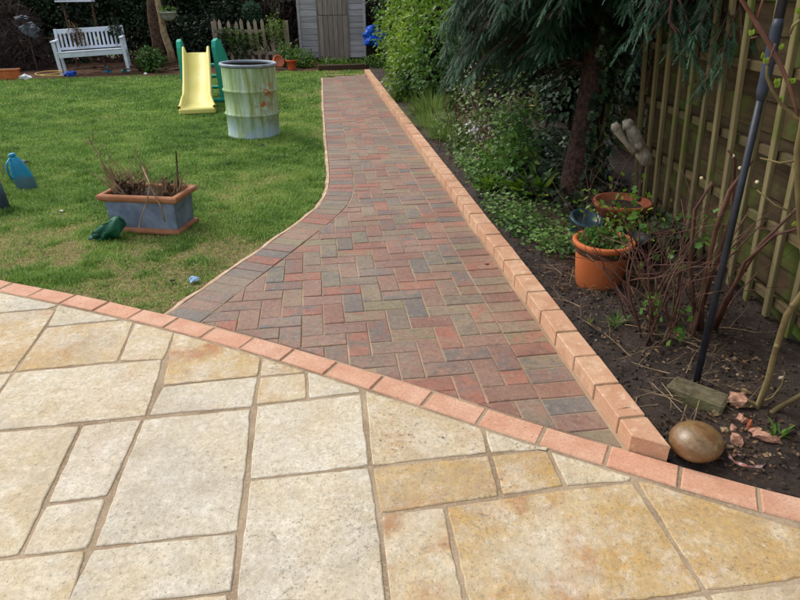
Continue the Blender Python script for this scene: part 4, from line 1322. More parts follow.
def dead_clump(label, c, n, L, rad, seed, lean=(0, 0), spread=.5):
    t = thing('dead_plant', label, 'dead plant', tuple(to_w((c[0], c[1], .2))), 0, 'dead stems in the planter')
    r = random.Random(seed)
    st = [to_w((c[0] + r.uniform(-.07, .07), c[1] + r.uniform(-.05, .05), .21)) for _ in range(n)]
    dr = [(r.uniform(-spread, spread) + lean[0], r.uniform(-spread, spread) * .7 + lean[1], 1) for _ in range(n)]
    wmb('stem', twig_mb(twigs(st, dr, L, rad, 2, 3, .22, .03, seed), 4), M_DEAD, t)
    return t
dead_clump('tangle of dead brown stems in the left half of the planter', (-.13, 0), 24, .17, .0085, 21, (-.15, 0), .9)
dead_clump('short snapped dead stems in the right half of the planter', (.13, .02), 34, .11, .008, 22, (.1, 0), 1.1)
t = thing('dry_leaf_clump', 'clump of withered brown leaves caught between the dead stems in the planter', 'dead leaves', tuple(to_w((0, 0, .22))))
wpart('leaves', leafmass([(*to_w((-.12, 0, .27)), .10, .08, .05), (*to_w((.13, 0, .27)), .09, .08, .05)], 260, .035, T_SMALL, (.0, .9), .8, zmin=.1), M_DRY, t)
t = thing('tall_dead_stalk', 'tall forked dead stalk leaning left out of the planter', 'dead plant', tuple(to_w((-.16, 0, .2))))
mb = MB()
Yp = ploc.y
P_ = lambda *a: [P3(x, y, Yp) for x, y in a]
mb.tube(P_((122, 196), (112, 182), (104, 168), (99, 155), (92, 145), (88, 136)), [.006, .006, .005, .005, .004, .003], 5)
mb.tube(P_((92, 145), (86, 142), (80, 138)), [.004, .003, .002], 4).tube(P_((92, 145), (93, 137), (92, 130)), [.004, .003, .002], 4).tube(P_((99, 155), (103, 147)), [.003, .002], 4)
mb.tube(P_((117, 196), (113, 180), (109, 160), (106, 146), (101, 144), (97, 150)), [.005, .005, .004, .003, .003, .002], 5)
mb.tube(P_((118, 197), (106, 182), (97, 176), (89, 171)), [.006, .005, .004, .003], 5).tube(P_((103, 176), (118, 184)), [.005, .004], 5)
wmb('stem', mb, M_DEAD, t)
t = thing('bent_dead_stalk', 'bent dead stalk hanging over the front of the planter', 'dead plant', tuple(to_w((.05, -.1, .2))))
mb = MB(); Yf = ploc.y - .2
mb.tube([P3(134, 146, Yp), P3(142, 166, Yp), P3(150, 184, Yf + .05), P3(147, 200, Yf), P3(142, 215, Yf), P3(139, 228, Yf)], [.003, .004, .005, .005, .004, .006], 5)
mb.tube([P3(142, 166, Yp), P3(151, 188, Yf + .05), P3(160, 205, Yf), P3(165, 222, Yf)], [.004, .004, .004, .006], 5).tube([P3(135, 184, Yp), P3(148, 178, Yp)], .004, 4)
wmb('stem', mb, M_DEAD, t)
t = thing('upright_cane', 'straight dark cane standing in the right end of the planter', 'cane', tuple(to_w((.19, 0, .2))))
wmb('cane', MB().tube([P3(178.5, 190, Yp), P3(176, 151, Yp)], .006, 6), M_BARK, t)
t = thing('broken_pot_shard', 'red broken pot shard among the dead stems in the planter', 'shard', tuple(to_w((.12, .02, .2))))
mb = MB(); lump(mb, to_w((.12, .02, .255)), (.05, .02, .025), 1, .5, 2, 3); wmb('shard', mb, simple('red_shard', lin(150, 62, 46), lin(170, 84, 62), 9, .7, .2), t)
# green bag
gb = G(108, 239)
t = thing('green_plastic_bag', 'dark green plastic bag slumped against the front of the planter', 'bag', (gb.x, gb.y, 0))
t.scale = (1.3, 1.2, 1.25)
V0, F0 = ICO3; vs_ = []
for p in V0:
    p = Vector(p); u = (p.z + 1) / 2; w = (p.x + 1) / 2
    hgt = .035 + .125 * w ** 1.3
    q = Vector((p.x * .085 + .02 * u * (w - .3), p.y * (.05 + .02 * w) * (1 - .55 * u), u * hgt))
    n3 = lambda v, o: noise.noise(v + Vector((o, 2 * o, 0)))
    q += Vector((n3(p * 2.2, 1), n3(p * 2.2, 5), n3(p * 2.2, 9) * .7)) * .022
    q += Vector((0, 1, .5)) * .010 * math.sin(p.x * 9 + p.z * 4 + 3 * n3(p, 3))
    q.z = max(q.z, -.01); vs_.append(tuple(q))
part('bag', MB().add(vs_, F0), simple('green_bag_plastic', lin(6, 70, 48), lin(14, 96, 66), 9, .5, .6, .35, bdist=.012), t, True)

# teal and navy bottle-shaped containers at the left edge
def container(name, label, cat, loc, h, r, c1, c2, low, lean, rz):
    t = thing(name, label, cat, loc, 0); t.rotation_euler = (lean[0], lean[1], rz)
    m = Mat(name + '_skin', .45, .45)
    sp = m.n.new('ShaderNodeSeparateXYZ'); m.l.new(m.coord, sp.inputs[0])
    c = m.mix(m.step(m.noise(7, 4), .3, .7), c1, c2)
    c = m.mix(m.step(m.math('ADD', sp.outputs[2], m.step(m.noise(9, 4), .3, .7, -.03, .03)), h * .42, h * .30), c, low)
    m.col(c).bump(m.noise(12, 4), .4, .01)
    part('body', MB().lathe([(0, 0), (r * .92, 0), (r, .02), (r * 1.02, h * .3), (r * .9, h * .55), (r * .66, h * .78), (r * .4, h * .9), (r * .3, h * .93)], 26, sx=1, sy=.8), m.m, t, True)
    part('cap', MB().lathe([(r * .3, h * .93), (r * .34, h * .93), (r * .33, h), (r * .2, h * 1.01), (0, h * 1.01)], 16), m.m, t, True)
    part('handle', MB().tube([(-r * .3, -r * .3, h * .9), (-r * .75, -r * .75, h * .8), (-r * .95, -r * .8, h * .55), (-r * .85, -r * .7, h * .4)], .008, 6), m.m, t, True)
    return t
container('teal_container', 'bright teal bottle shaped container leaning on the lawn at the left', 'container', (-3.06, 4.86, -.02), .31, .075, lin(18, 134, 176), lin(34, 160, 200), lin(84, 118, 130), (0, R(-9), 0), R(20))
container('navy_container', 'dark grey blue container cut off at the left edge on the lawn', 'container', (-2.99, 4.32, -.02), .40, .085, lin(52, 78, 104), lin(70, 98, 124), lin(50, 62, 78), (0, R(-4), 0), R(0))
t = thing('dead_heather', 'dry grey twigs rising behind the two blue containers', 'dead plant', (-3.25, 4.75, 0))
r_ = random.Random(9)
wmb('twig', twig_mb(twigs([(-3.28 + r_.uniform(-.12, .10), 4.78 + r_.uniform(-.1, .1), .0) for _ in range(26)], [(r_.uniform(-.3, .3), r_.uniform(-.3, .3), 1) for _ in range(26)], .28, .004, 2, 4, .2, .05, 9), 4), M_DEAD, t)

# ---------------------------------------------------------------- trellis fence on the right
M_BAT = wood('mossy_trellis_batten', lin(116, 104, 72), lin(150, 138, 100), 2, .85, lin(92, 108, 44), .3, (.52, .75))
M_RAIL = wood('trellis_rail', lin(88, 76, 52), lin(116, 102, 72), 1, .85, lin(84, 98, 44), .3, (.55, .75))
M_BOARD = wood('dark_fence_board', lin(66, 54, 38), lin(92, 76, 52), 1, .9, lin(84, 104, 40), .3, (.5, .72))
FX = 1.665; LEAN = -.085
fen = thing('trellis_fence', 'brown closeboard fence faced with mossy vertical trellis battens', 'fence', (FX, 2.7, 0))
bt = MB().box((0, 0, .95), (.022, .033, 1.74), None, .003).mesh('batten'); bt.materials.append(M_BAT)
y = 1.06; k = 0
while y < 4.16:
    o = mlink('batten', bt, fen, (LEAN * .04, y - 2.7, rnd.uniform(-.015, .015)), (rnd.uniform(-.008, .008), LEAN + rnd.uniform(-.01, .01), 0))
    y += .168 + rnd.uniform(-.006, .006); k += 1
rl = MB().box((0, 0, 0), (.020, 3.2, .042), None, .003).mesh('rail'); rl.materials.append(M_RAIL)
for z in (.16, .47, .77, 1.10, 1.42, 1.72): mlink('rail', rl, fen, (.024 + LEAN * z, -.1, z), (0, LEAN, 0))
bd = MB().box((0, 0, 0), (.014, 3.2, .150), None, .002).mesh('board'); bd.materials.append(M_BOARD)
for k in range(14):
    z = .04 + .132 * k; mlink('board', bd, fen, (.075 + LEAN * z + (k % 2) * .0, -.1 + rnd.uniform(-.01, .01), z + .07), (0, LEAN + .09, rnd.uniform(-.004, .004)))
ps = MB().box((0, 0, .95), (.09, .09, 1.95), None, .006).mesh('post'); ps.materials.append(M_BAT)
for yy in (-1.72, 1.52): mlink('post', ps, fen, (.14, yy, 0), (0, LEAN, 0))
gm = MB().box((0, 0, .06), (.03, 3.2, .16), None, .004).mesh('gravel_board'); gm.materials.append(M_BOARD)
mlink('gravel_board', gm, fen, (.06, -.1, 0))
t = thing('mossy_post', 'stout green mossy timber post at the right edge of the bed', 'post', (1.665, 1.90, 0))
part('post', MB().box((0, 0, .30), (.10, .16, .62), None, .01), wood('green_mossy_timber', lin(96, 106, 44), lin(120, 128, 60), 2, .9, lin(100, 126, 34), .1, (.35, .6)), t)
# second fence run, mostly hidden behind the conifer
f2 = thing('board_fence', 'dark board fence mostly hidden behind the conifer and ivy', 'fence', (1.9, 7.0, 0))
b2 = MB().box((0, 0, 0), (.016, 4.6, .150), None, .002).mesh('board'); b2.materials.append(M_BOARD)
for k in range(13): mlink('board', b2, f2, (.3, 0.6, .08 + .142 * k), (0, .05, -.04))
p2 = MB().box((0, 0, .95), (.09, .09, 1.95), None, .006).mesh('post'); p2.materials.append(M_BOARD)
for yy in (-1.7, .6, 2.9): mlink('post', p2, f2, (.38 + .04 * yy, yy, 0))

# ---------------------------------------------------------------- conifer
tc = Vector((1.27, 4.18, 0))
con = thing('conifer_tree', 'large dark blue green conifer overhanging the bed beside the path', 'tree', tuple(tc))
mb = MB()
tp = [(0, 0, -.05), (.0, 0, .15), (.01, .0, .5), (.04, .01, 1.0), (.03, .03, 1.8), (.02, .05, 3.0), (.0, .05, 4.4)]
mb.tube([Vector(p) for p in tp], [.15, .115, .10, .092, .08, .06, .02], 16)
mb.v = [tuple(Vector(v) + Vector((noise.noise(Vector((v[0] * 20, v[1] * 20, v[2] * 2.5))), noise.noise(Vector((v[0] * 20 + 9, v[1] * 20, v[2] * 2.5))), 0)) * .02) for v in mb.v]
part('trunk', mb, M_BARKR, con, True)
limbs = MB(); fp, fd, fs_, ft, fu = [], [], [], [], []
rc = random.Random(17)
def conifer_limb(z, az, L, droop, dens=1.0, size=.2):
    p = tc + Vector((.03, 0, z)); d = Vector((math.cos(az), math.sin(az), .25 if z < 1.8 else .1)); pts = [p.copy()]; n = 9
    for i in range(n):
        d = (d + Vector((rc.uniform(-.12, .12), rc.uniform(-.12, .12), -droop / n * (1 + i * .25)))).normalized()
        p = p + d * (L / n); pts.append(p.copy())
    limbs.tube([q - tc for q in pts], [.022 * (1 - .85 * i / n) * (L / 1.5) + .003 for i in range(n + 1)], 6)
    for i in range(1, n + 1):
        dd = (pts[i] - pts[i - 1]).normalized(); side = dd.cross(Vector((0, 0, 1))).normalized()
        for sgn in (-1, 1):
            for rep in range(2):
                if rc.random() > dens: continue
                ld = (dd * rc.uniform(.5, 1.0) + side * sgn * rc.uniform(.5, .9) + Vector((0, 0, rc.uniform(-.3, .05)))).normalized()
                Ls = L * .30 * (1.15 - i / n * .6) * rc.uniform(.7, 1.2); m_ = max(3, int(Ls / .06))
                q = pts[i - 1].lerp(pts[i], rc.random())
                sp = [q - tc]
                for j in range(m_):
                    ld = (ld + Vector((rc.uniform(-.1, .1), rc.uniform(-.1, .1), -.13))).normalized()
                    q = q + ld * (Ls / m_)
                    sp.append(q - tc)
                    s2 = ld.cross(Vector((0, 0, 1))).normalized()
                    for sg2 in (-1, 1, 0):
                        if sg2 == 0 and j < m_ - 1: continue
                        fdv = (ld * .8 + s2 * sg2 * rc.uniform(.3, .7) + Vector((0, 0, rc.uniform(-.25, .0))))
                        fp.append(tuple(q)); fd.append(tuple(fdv)); fu.append((rc.uniform(-.35, .35), rc.uniform(-.35, .35), 1))
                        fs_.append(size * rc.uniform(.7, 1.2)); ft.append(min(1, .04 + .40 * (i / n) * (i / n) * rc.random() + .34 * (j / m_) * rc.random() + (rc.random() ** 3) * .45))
                limbs.tube(sp, [.005 - .003 * k_ / len(sp) for k_ in range(len(sp))], 4)
# visible limbs towards the path and away
for z, az, L, dr in ((1.15, 150, .95, .55), (1.3, 128, 1.15, .55), (1.4, 170, .85, .6), (1.45, 108, 1.6, .6), (1.55, 140, 1.35, .65), (1.6, 185, .9, .6), (1.75, 158, 1.15, .75), (1.2, 98, 1.2, .5), (1.55, 92, 1.9, .6), (1.65, 118, 1.7, .75),
                     (1.85, 128, 1.6, .9), (1.35, 215, .5, .5), (1.9, 145, 1.35, .9), (1.5, 285, .8, .45), (1.55, 310, .9, .45), (1.5, 335, .6, .4), (1.75, 265, .9, .55), (1.85, 295, 1.2, .6), (1.85, 245, .8, .6), (1.05, 60, .8, .4), (1.35, 30, .6, .4), (1.2, 78, 1.1, .5), (1.7, 75, 1.6, .6), (.95, 118, .8, .4), (1.1, 165, .55, .5), (1.35, 142, 1.25, .7), (1.5, 300, 1.0, .55), (1.45, 318, .8, .5), (1.6, 322, .95, .6), (1.65, 305, 1.15, .65), (1.5, 345, .6, .5), (1.75, 312, 1.25, .75), (1.9, 300, 1.6, .9), (1.95, 275, 1.4, .8), (1.6, 355, .7, .6), (1.45, 290, .9, .5), (1.55, 278, .7, .5), (1.75, 330, 1.1, .8), (1.85, 320, 1.4, .95), (1.3, 350, .5, .3), (1.7, 285, 1.5, .8), (1.2, 200, .45, .4), (1.55, 230, .6, .6), (1.7, 200, .8, .8)):
    conifer_limb(z, R(az), L, dr, 1.0, .13)
z = 2.35  # upper limbs out of view, thickened for the shade they cast on the bed
while z < 4.2:
    for k in range(5): conifer_limb(z + rc.uniform(-.1, .1), R(k * 72 + z * 97), 1.25 * (4.8 - z) / 2.4, .35, .8, .22)
    z += .35
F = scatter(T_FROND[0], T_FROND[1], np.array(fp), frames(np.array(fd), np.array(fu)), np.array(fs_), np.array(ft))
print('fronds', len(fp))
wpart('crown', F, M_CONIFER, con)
ivt = thing('trunk_ivy', 'dark ivy climbing up around the conifer trunk', 'ivy', tuple(tc))
a_ = rng.uniform(-.6, 2.6, 1500) - np.pi * .1; zz = rng.random(1500) ** .8 * 1.5; rr_ = .11 + .07 * rng.random(1500)
ok = fbm(a_ * 2 + 9, zz * 3 + 4, 1.6, 2) > .47
a_, zz, rr_ = a_[ok], zz[ok], rr_[ok]; pp_ = np.stack([tc.x + .02 + rr_ * np.cos(a_ - .9), tc.y + rr_ * np.sin(a_ - .9), zz + .02], 1)
dd_ = np.stack([np.cos(a_ - .9) * .5, np.sin(a_ - .9) * .5, -np.ones(len(a_)) * .8], 1) + rng.normal(size=(len(a_), 3)) * .35
wpart('leaves', scatter(T_IVY[0], T_IVY[1], pp_, frames(dd_, np.stack([np.cos(a_ - .9), np.sin(a_ - .9), np.full(len(a_), .4)], 1)), rng.uniform(.03, .055, len(a_)), rng.random(len(a_))), M_IVY, ivt)
wmb('stem', MB().tube([tc + Vector((.11, -.05, 0)), tc + Vector((.10, -.06, .5)), tc + Vector((.11, -.02, 1.0)), tc + Vector((.09, -.05, 1.5))], .008, 5), M_BARK, ivt)
part('limbs', limbs, M_BARK, con)

# mossy second trunk with ivy, and slim saplings behind it
t = thing('ivy_clad_trunk', 'leaning mossy trunk clad in ivy between conifer and fence', 'tree', (1.62, 4.9, 0))
wmb('trunk', MB().tube([(1.60, 4.9, -.05), (1.60, 4.9, .6), (1.59, 4.92, 1.3), (1.58, 4.95, 2.6)], [.10, .09, .085, .06], 14), M_MOSSB, t, True)
iv = leafmass([(1.60, 4.88, .35, .16, .16, .5), (1.66, 4.86, 1.1, .2, .16, .5), (1.58, 4.9, 1.9, .25, .25, .6)], 1500, .055, T_IVY, (.0, .9), .3)
wpart('ivy_leaves', iv, M_IVY, t)
wpart('crown', leafmass([(1.6, 5.0, 2.5, .8, .8, .6)], 2200, .07, T_IVY, (0, .8), .6), M_IVY, t)
for x0, y0, x1, top, lab in ((592, 200, 588, -10, 'slim bare sapling just right of the conifer trunk'), (600, 180, 603, -10, 'slim dark sapling between conifer and mossy trunk')):
    Ys = 4.6 if x0 < 596 else 4.9
    t = thing('sapling', lab, 'sapling', (P3(x0, y0, Ys).x, Ys, 0), 0, 'saplings beside the conifer trunk')
    a = P3(x0, y0, Ys); b_ = P3(x1, 10, Ys)
    a.z = -.02
    wmb('stem', twig_mb([([a, a.lerp(b_, .3) + Vector((.02, 0, 0)), a.lerp(b_, .7) - Vector((.02, 0, 0)), b_, b_ + Vector((.05, .05, .9))], [.022, .02, .017, .014, .006])], 7), M_BARK, t, True)

# ---------------------------------------------------------------- shrubs and bed planting
def bed_z(x, y): return float(bed_height(np.array([x]), np.array([y]))[0])
def bshrub(*a, **k): return shrub(*a, **k)
bshrub('privet_shrub', 'bright yellow green leafy shrub over the far end of the kerb', 'shrub', (.55, 9.7), [(.30, 9.9, .75, .5, .7, .5), (.5, 9.2, .95, .5, .6, .5), (.1, 10.9, .85, .5, .7, .6), (.75, 9.0, .5, .45, .5, .45), (.5, 10.2, 1.5, .7, .9, .5), (.15, 9.2, .35, .35, .6, .4), (.45, 8.3, .7, .35, .4, .5)], 13000, .065, M_BRIGHT, T_LEAF, (.05, 1.0), 10, .018, True)
bshrub('laurel_shrub', 'mid green shrub low behind the drooping conifer branches', 'shrub', (.8, 8.3), [(.55, 8.2, .5, .4, .5, .4), (.9, 7.8, .6, .4, .4, .45), (.25, 8.9, .3, .25, .4, .25)], 4200, .06, M_MID, T_LEAF, (.0, .7), 8, .014, True)
bshrub('dark_evergreen', 'dark evergreen shrub against the fence behind the conifer', 'shrub', (1.9, 6.4), [(1.7, 6.3, .6, .4, .7, .6), (1.9, 7.2, 1.0, .5, .8, .8), (1.5, 8.0, .9, .5, .8, .8), (2.0, 5.6, .9, .35, .5, .8)], 9000, .06, M_HEDGE, T_LEAF, (.1, .9), 8, .02, True)
bshrub('far_laurel', 'dark leafy hedge at the far right end of the bed', 'hedge', (1.6, 11.3), [(1.2, 11.0, .9, .8, .9, .9), (2.2, 10.5, 1.2, .8, 1.0, 1.2), (.6, 12.4, 1.0, .8, .8, 1.0), (1.6, 12.8, 1.5, 1.2, .8, 1.2), (0.1, 13.6, 1.2, .7, .6, 1.2), (2.2, 9.2, 1.0, .6, .8, 1.0)], 14000, .07, M_MID, T_LEAF, (-.1, .6), 12, .02, True)
# mixed rose-like shrub
t = bshrub('heuchera_shrub', 'low mixed shrub with greyish, red and orange leaves in the bed', 'shrub', (.95, 5.9), [(.80, 5.9, .28, .30, .45, .26), (1.05, 5.4, .32, .3, .35, .28), (.80, 6.7, .38, .28, .4, .34), (1.15, 6.2, .45, .25, .4, .35)], 1500, .048, M_ROSE, T_LEAF, (.0, 1.02), 16, .006, False, .6, bark=M_STEM)
pet_ = 0
bshrub('leafy_shrub', 'loose fresh green leafy shrub left of the conifer trunk', 'shrub', (.98, 4.75), [(.92, 4.75, .22, .2, .3, .22), (1.0, 5.1, .32, .2, .3, .28), (.78, 5.1, .16, .15, .25, .14)], 900, .055, M_MID, T_LEAF, (.1, 1.0), 12, .006, False, .7, bark=M_STEM)
bshrub('tangled_shrub', 'low olive green tangled shrub spilling towards the kerb', 'shrub', (.68, 5.9), [(.60, 5.9, .12, .16, .4, .12), (.52, 6.6, .14, .18, .35, .14), (.66, 5.4, .10, .14, .3, .10)], 1100, .042, M_ROSE, T_LEAF, (.1, .9), 14, .004, False, .7, bark=M_STEM)
t = thing('woody_twigs', 'bare red brown twigs standing in the mixed shrub by the path', 'twigs', (.75, 6.2, 0))
_r = random.Random(77); st_ = [(.72 + _r.uniform(-.2, .3), 6.0 + _r.uniform(-.8, .8), 0) for _ in range(26)]
wmb('stem', twig_mb(twigs(st_, [(_r.uniform(-.4, .3), _r.uniform(-.3, .3), 1) for _ in st_], .5, .005, 2, 3, .2, .05, 78), 4), M_STEM, t)
t = thing('pink_blossom', 'small white and pink blossoms above the mixed shrub', 'flowers', (.95, 6.8, 0))
pet_ = wpart('petals', leafmass([(.85, 6.8, .72, .16, .2, .12), (.72, 6.9, .45, .2, .2, .12), (.7, 5.6, .3, .2, .3, .1)], 110, .035, T_SMALL, (.0, 1.0), 1.0), leaf_mat('pale_petals', [(0, lin(206, 150, 150)), (.5, lin(214, 200, 208)), (1, lin(226, 228, 236))], .5, .3), t); pet_['kind'] = 'stuff'
wmb('stem', twig_mb(twigs([(.85 + .05 * k, 6.75, .1) for k in range(5)], [(-.1 + .05 * k, 0, 1) for k in range(5)], .6, .005, 1, 2, .1, .05, 6), 4), M_STEM, t)
# ground covers
def cover(name, label, cat, spots, n, size, mat, tmpl, tint, h=.06):
    P_, D_ = [], []
    for cx, cy, rx, ry in spots:
        a = rng.uniform(0, 2 * np.pi, n); r = np.sqrt(rng.random(n)) * (0.7 + .5 * vnoise(np.cos(a) * 2 + cx * 7, np.sin(a) * 2, 1.0, 3))
        P_.append(np.stack([cx + r * rx * np.cos(a), cy + r * ry * np.sin(a)], 1))
    P_ = np.concatenate(P_); n = len(P_)
    z = bed_height(P_[:, 0], P_[:, 1]) + rng.random(n) ** 1.3 * h
    ok = (P_[:, 0] - (0.996 - 0.129 * P_[:, 1]) > .11) & (P_[:, 1] > np.interp(P_[:, 0], BUx, BUy) + .03)
    P_, z = P_[ok], z[ok]; n = len(P_)
    d = rng.normal(size=(n, 3)) * np.array([1, 1, .35]); up = rng.normal(size=(n, 3)) * .45 + np.array([0, -.2, 1])
    t = tint[0] + (tint[1] - tint[0]) * np.clip(rng.random(n) * .6 + (fbm(P_[:, 0], P_[:, 1], 5, 3) - .3), 0, 1)
    dta = scatter(tmpl[0], tmpl[1], np.column_stack([P_, z]), frames(d, up), size * rng.uniform(.6, 1.3, n), t)
    o = link(name, np_mesh(name, *dta), mat); o['kind'] = 'stuff'; tag(o, label, cat); return o
M_GC = leaf_mat('ground_cover_leaves', [(0, lin(40, 64, 28)), (.5, lin(88, 126, 54)), (1, lin(156, 184, 106))], .5, .3)
cover('ground_cover', 'small leaved green ground cover along the kerb beneath the conifer', 'ground cover', [(.76, 4.15, .20, .5), (.85, 3.7, .2, .35), (.68, 4.9, .16, .4), (.98, 3.4, .17, .25), (.62, 5.4, .14, .4)], 620, .032, M_GC, T_LEAF, (-.1, .95), .10)
cover('ivy_ground_cover', 'dark ivy spreading under the conifer and along the fence', 'ivy', [(1.25, 4.6, .4, .6), (1.4, 3.9, .3, .4), (1.05, 4.6, .2, .4), (1.5, 3.4, .15, .5), (1.35, 5.6, .4, .6), (1.1, 7.2, .3, .9)], 800, .045, M_IVY, T_IVY, (.1, 1.0), .14)
cover('bed_debris', 'straw coloured stalks and shrivelled leaves between the kerb and the shrubs', 'leaf litter', [(.58, 5.7, .22, .6), (.45, 6.8, .22, .7), (.75, 4.9, .2, .5), (1.15, 3.5, .3, .4), (1.0, 2.95, .2, .3)], 260, .05, M_DRY, T_BLADEN, (.1, 1.0), .03)
cover('leaf_litter', 'dry brown leaves and bark scraps on the dark soil', 'leaf litter', [(1.2, 2.2, .35, .6), (1.0, 3.0, .35, .5), (1.2, 3.6, .4, .5), (.55, 5.6, .25, 1.0), (.42, 6.9, .22, 1.0), (.9, 5.2, .5, .8), (1.1, 1.6, .3, .2), (1.4, 2.6, .2, .8)], 520, .017, M_DRY, T_SMALL, (-.3, .9), .012)
def plant(name, label, cat, x, y, n, L, mat, tmpl, tint, spread=.8, w=.3, r0=.05):
    z = bed_z(x, y); t = thing(name, label, cat, (x, y, z))
    a = rng.uniform(0, 2 * np.pi, n); ti = rng.uniform(.1, spread, n)
    d = np.stack([np.cos(a) * np.sin(ti), np.sin(a) * np.sin(ti), np.cos(ti)], 1)
    p = np.stack([x + np.cos(a) * r0 * rng.random(n), y + np.sin(a) * r0 * rng.random(n), np.full(n, z)], 1)
    dt = scatter(tmpl[0], tmpl[1], p, frames(d, (0, 0, 1.)), np.stack([L * rng.uniform(.5, 1.2, n), np.full(n, L * w), np.full(n, L)], 1), np.clip(rng.uniform(tint[0], tint[1], n), 0, 1))
    wpart('leaves', dt, mat, t); return t
M_STRAP = leaf_mat('strap_leaves', [(0, lin(56, 92, 40)), (.5, lin(104, 138, 62)), (1, lin(164, 180, 104))], .45, .3)
plant('grass_clump', 'pale green grassy clump beside the soil edge past the conifer', 'ornamental grass', .42, 7.7, 700, .34, M_STRAP, T_BLADE, (.2, 1), 1.3, .03, .28)
plant('grass_clump', 'low pale grass tuft between the two larger clumps at the bed edge', 'ornamental grass', .40, 7.1, 380, .2, M_STRAP, T_BLADE, (.5, 1), 1.35, .04, .22)
plant('grass_clump', 'smaller straw tinted grassy clump nearer the mixed shrub', 'ornamental grass', .52, 6.5, 400, .26, M_STRAP, T_BLADE, (.4, 1), 1.3, .035, .2)
plant('strap_leaf_plant', 'deep green strap leaved plant at the foot of the bright shrub', 'plant', .12, 9.1, 260, .32, M_STRAP, T_BLADE, (0, .4), 1.1, .05, .15)
plant('primrose_plant', 'fresh green primrose rosette growing close to the kerb', 'plant', .70, 4.55, 60, .13, M_BRIGHT, T_LEAF, (.1, .7), 1.3, .45, .05)
plant('broad_leaf_plant', 'broad yellow green leaves beside the left of the conifer trunk', 'plant', 1.02, 4.35, 46, .20, M_BRIGHT, T_LEAF, (.1, .8), 1.2, .5, .1)
plant('green_seedling', 'single bright seedling in the soil beside the kerb', 'seedling', .875, 2.42, 7, .05, M_BRIGHT, T_LEAF, (.2, .6), .8, .35, .005)
plant('weed_tuft', 'small green weed tuft in the soil in front of the terracotta pot', 'weed', 1.0, 2.42, 40, .07, M_MID, T_BLADE, (.2, .8), 1.3, .08, .03)
plant('weed_tuft', 'small green weed beside the brick rubble', 'weed', 1.28, 1.60, 16, .06, M_MID, T_LEAF, (.3, .8), 1.3, .3, .02)

# pots in the bed
pc_ = Vector((1.045, 2.87, .0)); pc_.z = bed_z(pc_.x, pc_.y) - .03
t = thing('terracotta_pot', 'orange terracotta pot full of small green leaves beside the kerb', 'plant pot', tuple(pc_))
RP, HP = .148, .262
part('pot', MB().lathe([(0, .0), (RP * .74, 0), (RP * .77, .01), (RP * .90, HP - .065), (RP * .91, HP - .055), (RP * .90, HP - .035), (RP * .99, HP - .032), (RP * 1.045, HP - .02), (RP * 1.05, HP - .006), (RP * 1.01, HP), (RP * .9, HP - .002), (RP * .87, HP - .04), (0, HP - .05)], 40), M_TERRA, t, True)
part('dark_band', MB().lathe([(RP * .912, HP - .066), (RP * .925, HP - .058), (RP * .93, HP - .04), (RP * .91, HP - .036)], 40), simple('dark_band', lin(66, 44, 30), lin(96, 60, 40), 14, .9, .3), t, True)  # darker brown band just below the rim
part('wire', MB().tube([(.06, -.14, HP - .075), (.10, -.125, HP - .07), (.135, -.07, HP - .072), (.14, -.03, HP - .06)], .003, 4), M_BARK, t)
wpart('plant', leafmass([(pc_.x, pc_.y, pc_.z + HP - .02, .135, .135, .06), (pc_.x - .03, pc_.y, pc_.z + HP, .09, .09, .06)], 1500, .026, T_LEAF, (.1, .8), .6), M_MID, t)
pp = Vector((1.37, 3.55, .02))
t = thing('terracotta_bowl', 'wide rust coloured terracotta bowl behind the bare shrub', 'plant pot', tuple(pp))
part('pot', pot_mesh(.165, .24), M_TERRA2, t, True)
part('soil', MB().lathe([(0, .212), (.15, .208)], 20), M_SOIL, t)
pp = Vector((1.09, 3.42, .02))
t = thing('teal_pot', 'dark teal glazed pot tilted in the shade beside the conifer trunk', 'plant pot', tuple(pp))
t.rotation_euler = (R(14), R(6), 0)
part('pot', pot_mesh(.095, .20, .015, .02), simple('teal_glaze', lin(18, 52, 64), lin(34, 80, 92), 8, .3, .1, .5), t, True)
t = thing('black_pot', 'empty black plastic pot in the shade behind the terracotta pot', 'plant pot', (1.26, 3.08, .02))
part('pot', pot_mesh(.11, .19, .015, .02), simple('black_plastic', lin(16, 18, 24), lin(30, 32, 38), 8, .45, .1, .4), t, True)

# driftwood / carved branch
t = thing('driftwood', 'pale knotted driftwood piece leaning against the trellis', 'driftwood', (1.5, 3.6, 0))
Yd = 3.62; mb = MB()
a = [P3(*q, Yd) for q in ((628, 125), (634, 134), (640, 146), (644, 154), (646, 163))]
mb.tube(a, [.028, .040, .036, .044, .034], 12)
b_ = [P3(*q, Yd - .03) for q in ((616, 127), (620, 133), (626, 141), (632, 148), (636, 152))]
mb.tube(b_, [.022, .024, .018, .020, .016], 10)
mb.v = [tuple(Vector(v) + Vector((noise.noise(Vector(v) * 28), noise.noise(Vector(v) * 28 + Vector((4, 0, 0))), noise.noise(Vector(v) * 28 + Vector((0, 4, 0))))) * .016) for v in mb.v]; lump(mb, a[0], (.036, .03, .034), 2, .6, 2.5, 3); lump(mb, b_[0], (.03, .026, .028), 2, .4, 2, 6); lump(mb, a[2] - Vector((.02, .02, 0)), (.032, .03, .034), 2, .3, 2, 8)
wmb('log', mb, simple('pale_driftwood', lin(128, 120, 104), lin(176, 168, 150), 22, .85, .6, bdist=.01), t, True)
g_ = P3(644, 160, Yd); 
wmb('stake', MB().tube([g_, (g_.x + .02, g_.y, 0)], .012, 6), M_BARK, t)

